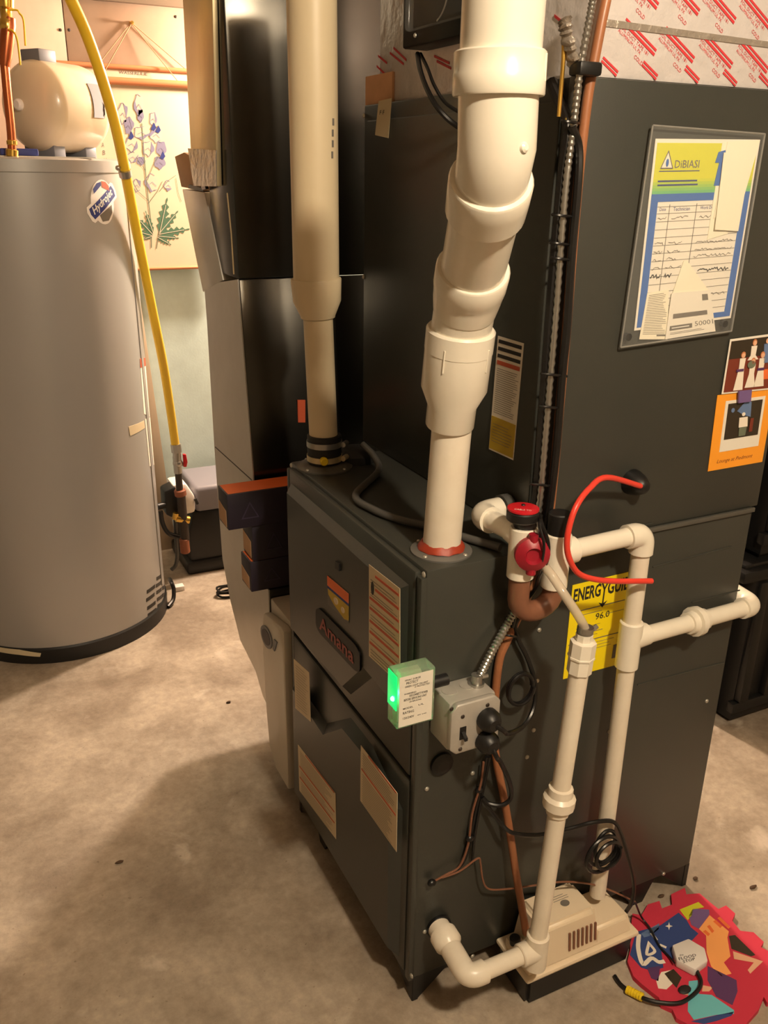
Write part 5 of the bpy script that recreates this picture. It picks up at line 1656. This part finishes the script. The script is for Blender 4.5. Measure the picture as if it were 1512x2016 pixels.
bm = NB(); obox(bm, TC + ta * -0.05 + V((0, 0, tr + 0.010)), ta * 0.032, perp * 0.036, V((0, 0, 0.016)), 0.003); link('pump_mount', bm, 'grey_blue', tk)
for h in (-0.065, 0.06):
    bm = NB(); obox(bm, TC + ta * h + V((0, 0, -tr + 0.002)), ta * 0.022, perp * 0.06, V((0, 0, (TC.z - tr + 0.002 - HZ - 0.0005))), 0.003); link('foot', bm, 'grey_blue', tk)
pb_ = PZ(110, 306, HZ)
bm = NB(); q = Quad(V((-0.45, 1.735, HZ + 0.0006)), V((-0.22, 1.735, HZ + 0.0006)), V((-0.18, 1.69, HZ + 0.0006)), V((-0.46, 1.695, HZ + 0.0006)), (0, 0, 1))
q.base(bm, 0.002)
solo('paper_manual', bm, 'paper', 'white papers lying flat on the heater top under the tank', 'paper', q.p(0.5, 0.5))
bm = NB(); box(bm, (-0.43, 1.715, HZ + 0.003), (-0.33, 1.775, HZ + 0.022), 0.004)
solo('blue_pouch', bm, 'navy', 'blue pouch on the heater top under the tank belly', 'pouch', (-0.38, 1.745, HZ))
bm = NB(); box(bm, (-0.60, 1.70, HZ + 0.0005), (-0.50, 1.78, HZ + 0.045), 0.006)
solo('thermostat_box', bm, 'black', 'small black box on the heater top at the left edge', 'box', (-0.53, 1.72, HZ))

# copper water line and brass valves
cpz = T('copper_water_line', 'copper water pipe with brass valves rising from the heater top', 'pipe', PY(20, 300, 1.665))
CY = 1.665
bm = NB()
tube(bm, [PY(24, 308, CY), PY(22, 260, CY), PY(14, 180, CY), PY(9, 125, CY)], 0.0115, 16); link('copper_pipe', bm, 'copper', cpz)
bm = NB()
for (a, b, r) in (((24, 309), (24, 294), 0.016), ((24, 286), (23, 276), 0.014)):
    cyl(bm, PY(*a, CY), PY(*b, CY), r, seg=16, bev=0.002)
link('brass_union', bm, 'brass', cpz)
bm = NB(); lathe(bm, PY(9, 130, CY), PY(15, 66, CY) - PY(9, 130, CY), [(0, 0.013), (0.02, 0.016), (0.06, 0.018), (0.10, 0.019), (0.118, 0.016)], 16); link('copper_fitting', bm, 'copper', cpz)
bm = NB()
a, b = PY(15, 66, CY), PY(8, -30, CY)
lathe(bm, a, b - a, [(0, 0.014), (0.012, 0.019), (0.03, 0.019), (0.035, 0.015), (0.055, 0.015), (0.06, 0.021), (0.09, 0.024), (0.12, 0.021), (0.13, 0.017), (0.16, 0.02), (0.19, 0.02)], 12); link('brass_valve', bm, 'brass', cpz)
for pts in ([(18, 20), (33, 20), (38, 26), (46, 40), (50, 90)], [(16, 58), (24, 60), (32, 72), (36, 92), (40, 128)]):
    bm = NB(); tube(bm, [PY(*p, CY - 0.025) for p in pts], 0.0042, 8, flat=0.6); link('lever_handle', bm, 'yellow_hose', cpz)

# ================================================================== yellow gas hose and iron valve
gh = T('yellow_gas_hose', 'yellow flexible gas hose hanging past the water heater to a red-handled valve', 'hose', PY(355, 1080, 2.13))
gp = [(120, -40, 1.55), (140, 0, 1.57), (172, 72, 1.60), (205, 168, 1.63), (228, 250, 1.66), (245, 330, 1.70), (262, 420, 1.76), (282, 520, 1.83), (302, 620, 1.90), (322, 720, 1.97), (336, 810, 2.02), (345, 874, 2.055)]
bm = NB(); tube(bm, [PY(*p) for p in gp], 0.0155, 16); link('hose', bm, 'yellow_hose', gh)
GY = 2.055
v0 = PY(346, 872, GY)
def gv(px, py): return PY(px, py, GY)
bm = NB(); cyl(bm, gv(346, 874), gv(348, 890), 0.020, seg=8); cyl(bm, gv(348, 890), gv(349, 905), 0.0155, seg=12); link('hose_nut', bm, 'steel', gh)
bm = NB(); cyl(bm, gv(348, 898), gv(351, 931), 0.016, seg=12); ball(bm, gv(350, 912), 0.019, 1, 1, 1, 14); cyl(bm, gv(350, 915), gv(360, 915), 0.007, seg=10); link('ball_valve', bm, 'steel', gh)
bm = NB(); prism(bm, [gv(359, 893), gv(365, 893), gv(368, 908), gv(366, 918), gv(360, 918), (gv(360, 906))], (0, -0.012, 0), 0.002); link('red_handle', bm, 'red', gh, 'red valve handle')
bm = NB(); cyl(bm, gv(351, 930), gv(354, 970), 0.0130, seg=14); cyl(bm, gv(356, 974), gv(360, 1018), 0.017, seg=14); cyl(bm, gv(361, 1018), gv(365, 1062), 0.0165, seg=14); link('iron_pipe', bm, 'iron', gh)
bm = NB(); cyl(bm, gv(354, 964), gv(356, 976), 0.0225, seg=14, bev=0.003); link('rusty_fitting', bm, 'rust', gh)
bm = NB(); cyl(bm, gv(362, 1060), gv(365, 1088), 0.019, seg=14, bev=0.003); link('rusty_fitting', bm, 'rust', gh)
bm = NB(); cyl(bm, gv(347, 1020), gv(372, 1024), 0.016, seg=12); cyl(bm, gv(345, 1022), gv(347, 1010), 0.013, seg=12); link('brass_elbow', bm, 'brass', gh)
bm = NB()
cr = V((HC.x + (HR + 0.016) * math.cos(-0.45), HC.y + (HR + 0.016) * math.sin(-0.45), PY(243, 331, 1.70).z))
c = PY(245, 331, 1.70)
lathe(bm, c + V((0, 0, -0.010)), PY(249, 352, 1.714) - c, [(-0.006, 0.0158), (-0.006, 0.0185), (0.014, 0.0185), (0.014, 0.0158)], 18); ball(bm, c + V((-0.020, -0.008, 0)), 0.008, 1, 1, 1, 10); link('hose_clip', bm, 'steel', gh)

# ================================================================== softener: valve head on a black tank
sf = T('water_softener', 'squat black tank with grey lid and white valve head by the blue wall', 'softener', (0.235, 2.26, 0))
bm = NB()
sx0, sx1, sy0, sy1 = 0.092, 0.46, 2.115, 2.40
zt1 = PY(400, 1008, sy0).z
prism(bm, [(sx0, sy0, 0.0), (sx1, sy0, 0.0), (sx1, sy1, 0.0), (sx0, sy1, 0.0)], (0, 0, 0.055), 0.012); link('base', bm, 'black', sf)
bm = NB()
prism(bm, [V((sx0 + 0.018, sy0 + 0.012, 0.05)), V((sx1 - 0.01, sy0 + 0.012, 0.05)), V((sx1 - 0.01, sy0 + 0.012, zt1)), V((sx0 + 0.040, sy0 + 0.012, zt1)), V((sx0 + 0.018, sy0 + 0.012, zt1 - 0.08))], (0, sy1 - sy0 - 0.03, 0), 0.010); link('tank', bm, 'black', sf)
zt2 = PY(400, 957, sy0 + 0.01).z
bm = NB(); box(bm, (sx0 + 0.050, sy0 + 0.004, zt1 - 0.002), (sx1, sy1 - 0.02, zt2), 0.018, 3); link('lid', bm, 'greybox', sf)
hx0, hx1 = PY(342, 985, sy0 - 0.02).x, PY(384, 985, sy0 - 0.02).x
hz0, hz1 = PY(365, 1017, sy0 - 0.02).z, PY(365, 952, sy0 - 0.02).z
bm = NB(); prism(bm, [V((hx0, sy0 - 0.02, hz0)), V((hx1, sy0 - 0.02, hz0 + 0.01)), V((hx1 + 0.002, sy0 - 0.02, hz1 - 0.06)), V((hx1 - 0.03, sy0 - 0.02, hz1)), V((hx0, sy0 - 0.02, hz1))], (0, 0.11, 0), 0.012); link('valve_head', bm, 'white_plastic', sf)
bx0 = PY(324, 985, sy0 - 0.02).x
bm = NB(); prism(bm, [V((bx0, sy0 - 0.026, hz0 + 0.02)), V((hx0 + 0.025, sy0 - 0.026, hz0 - 0.02)), V((hx0 + 0.028, sy0 - 0.026, hz1 - 0.07)), V((hx0 + 0.008, sy0 - 0.026, hz1 - 0.004)), V((bx0, sy0 - 0.026, hz1 - 0.02))], (0, 0.08, 0), 0.008)
c = PY(324, 994, sy0 - 0.02); cyl(bm, c, c + V((-0.03, -0.01, 0)), 0.013, seg=12)
link('meter_body', bm, 'black', sf)
bm = NB(); tube(bm, [PY(316, 1006, sy0 - 0.03), PY(320, 1030, sy0 - 0.03), PY(332, 1050, sy0 - 0.03), PY(352, 1056, sy0 - 0.02)], 0.009, 10); link('black_hose', bm, 'black_cable', sf)
bm = NB(); tube(bm, [PY(345, 1024, sy0), PY(347, 1060, sy0), PY(349, 1090, sy0), PY(346, 1112, sy0), PY(337, 1122, sy0)], 0.008, 10); link('grey_hose', bm, 'grey_rubber', sf)
bm = NB(); tube(bm, [PY(384, 982, sy0 - 0.02), PY(389, 992, sy0 - 0.02)], 0.006, 8, smooth=False); link('clip', bm, 'black', sf)

# tan strip added to stand for the shaded wall by the heater
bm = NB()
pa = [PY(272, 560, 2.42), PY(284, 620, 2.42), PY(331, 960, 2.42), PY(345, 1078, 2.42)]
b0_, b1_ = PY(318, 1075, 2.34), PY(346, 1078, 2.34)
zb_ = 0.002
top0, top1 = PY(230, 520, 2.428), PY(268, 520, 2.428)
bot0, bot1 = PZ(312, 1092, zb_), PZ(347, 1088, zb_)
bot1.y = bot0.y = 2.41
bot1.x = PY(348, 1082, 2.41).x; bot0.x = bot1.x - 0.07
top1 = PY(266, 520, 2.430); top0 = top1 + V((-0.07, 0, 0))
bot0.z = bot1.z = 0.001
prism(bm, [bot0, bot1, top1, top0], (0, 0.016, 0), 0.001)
solo('wall_shade_strip', bm, 'shade_strip', 'narrow tan strip added for the shaded blue wall behind the water heater', 'shade_strip', (bot0 + bot1) / 2)

# black cord bundle on the floor beside the duct, and the heater lead
bm = NB()
c = fz(450, 1168, 0.006)
lp = [c + V((0.045 * math.cos(2 * PI * i / 16), 0.03 * math.sin(2 * PI * i / 16), 0.0 + 0.012 * (i // 16) + 0.004 * math.sin(i))) for i in range(48)]
for p in lp:
    p.z = max(p.z, 0.005)
tube(bm, lp, 0.0042, 8, smooth=False)
solo('coiled_cord', bm, 'black_cable', 'small coil of black cord on the floor against the return duct', 'cord', fz(450, 1168))
bm = NB()
c = fz(334, 1150, 0.0)
tube(bm, [hp_ for hp_ in (fz(331, 1195, 0.006), fz(341, 1180, 0.02), fz(342, 1160, 0.05), fz(338, 1148, 0.07), fz(334, 1140, 0.05))], 0.008, 8)
solo('heater_lead', bm, 'black_cable', 'black lead at the foot of the water heater on its right', 'cord', fz(331, 1195))
bm = NB(); box(bm, fz(346, 1166, 0.0), fz(360, 1156, 0.0) + V((0, 0, 0.02)), 0.003)
solo('white_adapter', bm, 'white_plastic', 'small white block on the floor right of the water heater', 'block', fz(353, 1160))

# ================================================================== botanical wall charts
PYW = WY - 0.0215
def pc(px, py, d=0.0): return PY(px, py, PYW - d)
bc = T('title_chart', 'rear wall chart of which only the titled top strip shows', 'chart', pc(240, 180))
tl, trr = pc(108, 120), pc(370, 141)
xr = tl.x + 0.56
zt_ = (tl.z + trr.z) / 2 - 0.003
bm = NB(); box(bm, (tl.x + 0.012, PYW - 0.004, 1.36), (xr - 0.012, PYW - 0.003, zt_), 0); link('canvas', bm, 'chart', bc)
bm = NB(); cyl(bm, V((tl.x, PYW - 0.009, zt_)), V((xr, PYW - 0.009, zt_)), 0.0085, seg=12); link('top_rod', bm, 'rod', bc)
q = qpx('Y', PYW - 0.0042, [(234, 139), (290, 143), (290, 149), (234, 145)])
bm = NB(); q.text(bm, 'WASSERLILIE', 0, 0, 1, 1); link('lettering', bm, 'ink_soft', bc)
fcx = T('flower_chart', 'hanging botanical wall chart of a blue flowering plant on wooden rods', 'chart', pc(300, 500))
f0 = pc(165, 148, 0.02); f1 = pc(386, 526, 0.02)
fx0 = f0.x; fx1 = fx0 + 0.50
fz1 = pc(270, 162, 0.02).z; fz0 = f1.z
YC = PYW - 0.022
bm = NB(); box(bm, (fx0 + 0.010, YC, fz0), (fx1 - 0.010, YC + 0.001, fz1), 0); link('canvas', bm, 'chart', fcx)
bm = NB(); cyl(bm, V((fx0, YC - 0.008, fz1)), V((fx1, YC - 0.008, fz1)), 0.0125, seg=14, bev=0.003); link('top_rod', bm, 'rod', fcx)
bm = NB(); cyl(bm, V((fx0 + 0.005, YC - 0.005, fz0)), V((fx1 - 0.005, YC - 0.005, fz0)), 0.006, seg=12); link('bottom_rod', bm, 'rod', fcx)
hook = pc(258, 44, 0.004)
bm = NB()
for e in (pc(196, 124, 0.010), pc(372, 142, 0.010)):
    tube(bm, [hook, e], 0.0016, 6, smooth=False)
link('string', bm, 'string', bc)
bm = NB()
for e in (pc(200, 160, 0.03), pc(350, 164, 0.03)):
    tube(bm, [hook + V((0, -0.004, -0.004)), V((e.x, YC - 0.010, fz1 + 0.010))], 0.0016, 6, smooth=False)
link('string', bm, 'string', fcx)
bm = NB(); lathe(bm, pc(258, 46), (0, -1, 0), [(0, 0.007), (0.003, 0.006), (0.004, 0.003), (0.018, 0.003), (0.022, 0.006), (0.026, 0.004)], 12)
solo('wall_hook', bm, 'brass', 'small metal hook on the cream board holding the chart strings', 'hook', pc(258, 46))
YF = YC - 0.0002
qa = qpx('Y', YF, [(200, 180), (380, 180), (380, 520), (200, 520)])
def Q(px, py): return ((px - 200) / 180.0, (py - 180) / 340.0)
def ppoly(pts, m, name='printed_petal', lift=0.0):
    bm = NB(); qa.slab(bm, [Q(*p) for p in pts], lift, 0.0004); return link(name, bm, m, fcx)
def leafshape(b, t, wd, lob=5):
    b, t = V((*b, 0)), V((*t, 0))
    d = (t - b); n = V((-d.y, d.x, 0)).normalized()
    L_, R_ = [], []
    for i in range(1, lob + 1):
        f = i / (lob + 0.6)
        ww = wd * (math.sin(PI * min(1, f * 0.95 + 0.12)) ** 0.8)
        L_ += [b + d * (f - 0.06) + n * ww * 0.45, b + d * (f + 0.05) + n * ww]
        R_ += [b + d * (f - 0.06) - n * ww * 0.45, b + d * (f + 0.05) - n * ww]
    pts = [b] + L_ + [t] + R_[::-1]
    return [(p.x, p.y) for p in pts]
for b, t, wd in (((312, 458), (328, 384), 16), ((312, 456), (350, 410), 13), ((312, 458), (374, 447), 14), ((310, 462), (352, 466), 9), ((308, 464), (336, 480), 9), ((300, 460), (268, 424), 11), ((300, 462), (262, 450), 9), ((298, 462), (280, 468), 6), ((300, 456), (284, 410), 8)):
    lk = globals().get('lk', 0.0) + 0.00012
    ppoly(leafshape(b, t, wd * 0.72), 'leaf_green', 'printed_leaf', lk)
    bm = NB(); qa.stroke(bm, [Q(*b), Q(b[0] + (t[0] - b[0]) * 0.8, b[1] + (t[1] - b[1]) * 0.8)], 0.0022, lk + 0.0008); link('printed_vein', bm, 'bloom_pale', fcx)
for pts, wd in (([(296, 486), (296, 440), (290, 390), (284, 330), (280, 280), (277, 240)], 0.0035), ([(306, 488), (312, 450)], 0.003), ([(288, 350), (300, 320), (312, 300)], 0.0018), ([(284, 330), (266, 305)], 0.0016), ([(290, 390), (270, 372), (258, 350)], 0.0016), ([(291, 395), (308, 372), (318, 352)], 0.0016), ([(312, 372), (330, 350), (345, 340)], 0.0014), ([(345, 345), (350, 375), (356, 392)], 0.0016)):
    bm = NB(); qa.stroke(bm, [Q(*p) for p in pts], wd, 0.0005); link('printed_stem', bm, 'stem', fcx)
for cx, cy, rx, ry, m_ in ((241, 222, 9, 19, 'bloom_pale'), (272, 206, 9, 20, 'bloom_pale'), (252, 245, 9, 16, 'bloom'), (275, 225, 6, 12, 'bloom'), (277, 258, 15, 12, 'bloom_pale'), (300, 232, 7, 13, 'bloom_pale'), (306, 262, 12, 14, 'bloom_pale'), (258, 280, 12, 14, 'bloom_pale'), (316, 288, 10, 14, 'bloom'), (290, 288, 11, 14, 'bloom_pale'), (260, 305, 10, 10, 'bloom_pale'), (313, 315, 11, 12, 'bloom'), (276, 312, 8, 8, 'bloom'), (298, 355, 13, 17, 'bloom_pale'), (268, 360, 8, 12, 'bloom_pale'), (330, 360, 8, 10, 'bloom_pale')):
    ph = random.random() * 6
    pts = [(cx + rx * math.cos(2 * PI * i / 24) * (1 - 0.2 * math.sin(2 * PI * i / 24) + 0.16 * math.sin(6 * PI * i / 24 + ph)), cy + ry * math.sin(2 * PI * i / 24) * (1 + 0.14 * math.sin(10 * PI * i / 24 + ph))) for i in range(24)]
    ppoly(pts, m_, 'printed_bloom', 0.0001)
    k0 = random.randrange(24)
    ppoly([pts[(k0 + j) % 24] for j in range(9)], 'bloom', 'printed_petal', 0.0004)
    bm = NB(); qa.stroke(bm, [Q(*p) for p in pts[3:20]], 0.0018, 0.0007)
    qa.stroke(bm, [Q(cx - rx * 0.5, cy + ry * 0.2), Q(cx, cy - ry * 0.1), Q(cx + rx * 0.6, cy + ry * 0.4)], 0.0016, 0.0008)
    link('printed_outline', bm, 'bloom', fcx)
for cx, cy in ((300, 245), (318, 300), (256, 262), (309, 250)):
    ppoly([(cx - 5, cy + 6), (cx + 1, cy - 7), (cx + 6, cy + 3), (cx + 1, cy + 9)], 'navy', 'printed_petal', 0.0009)
bm = NB()
for i, chh in enumerate('TABULA'):
    px, py = 198 + i * 2.2, 266 + i * 15
    qk = qpx('Y', YF, [(px, py), (px + 5, py), (px + 5, py + 9), (px, py + 9)])
    qk.text(bm, chh, 0, 0, 1, 1)
link('lettering', bm, 'ink_soft', fcx)
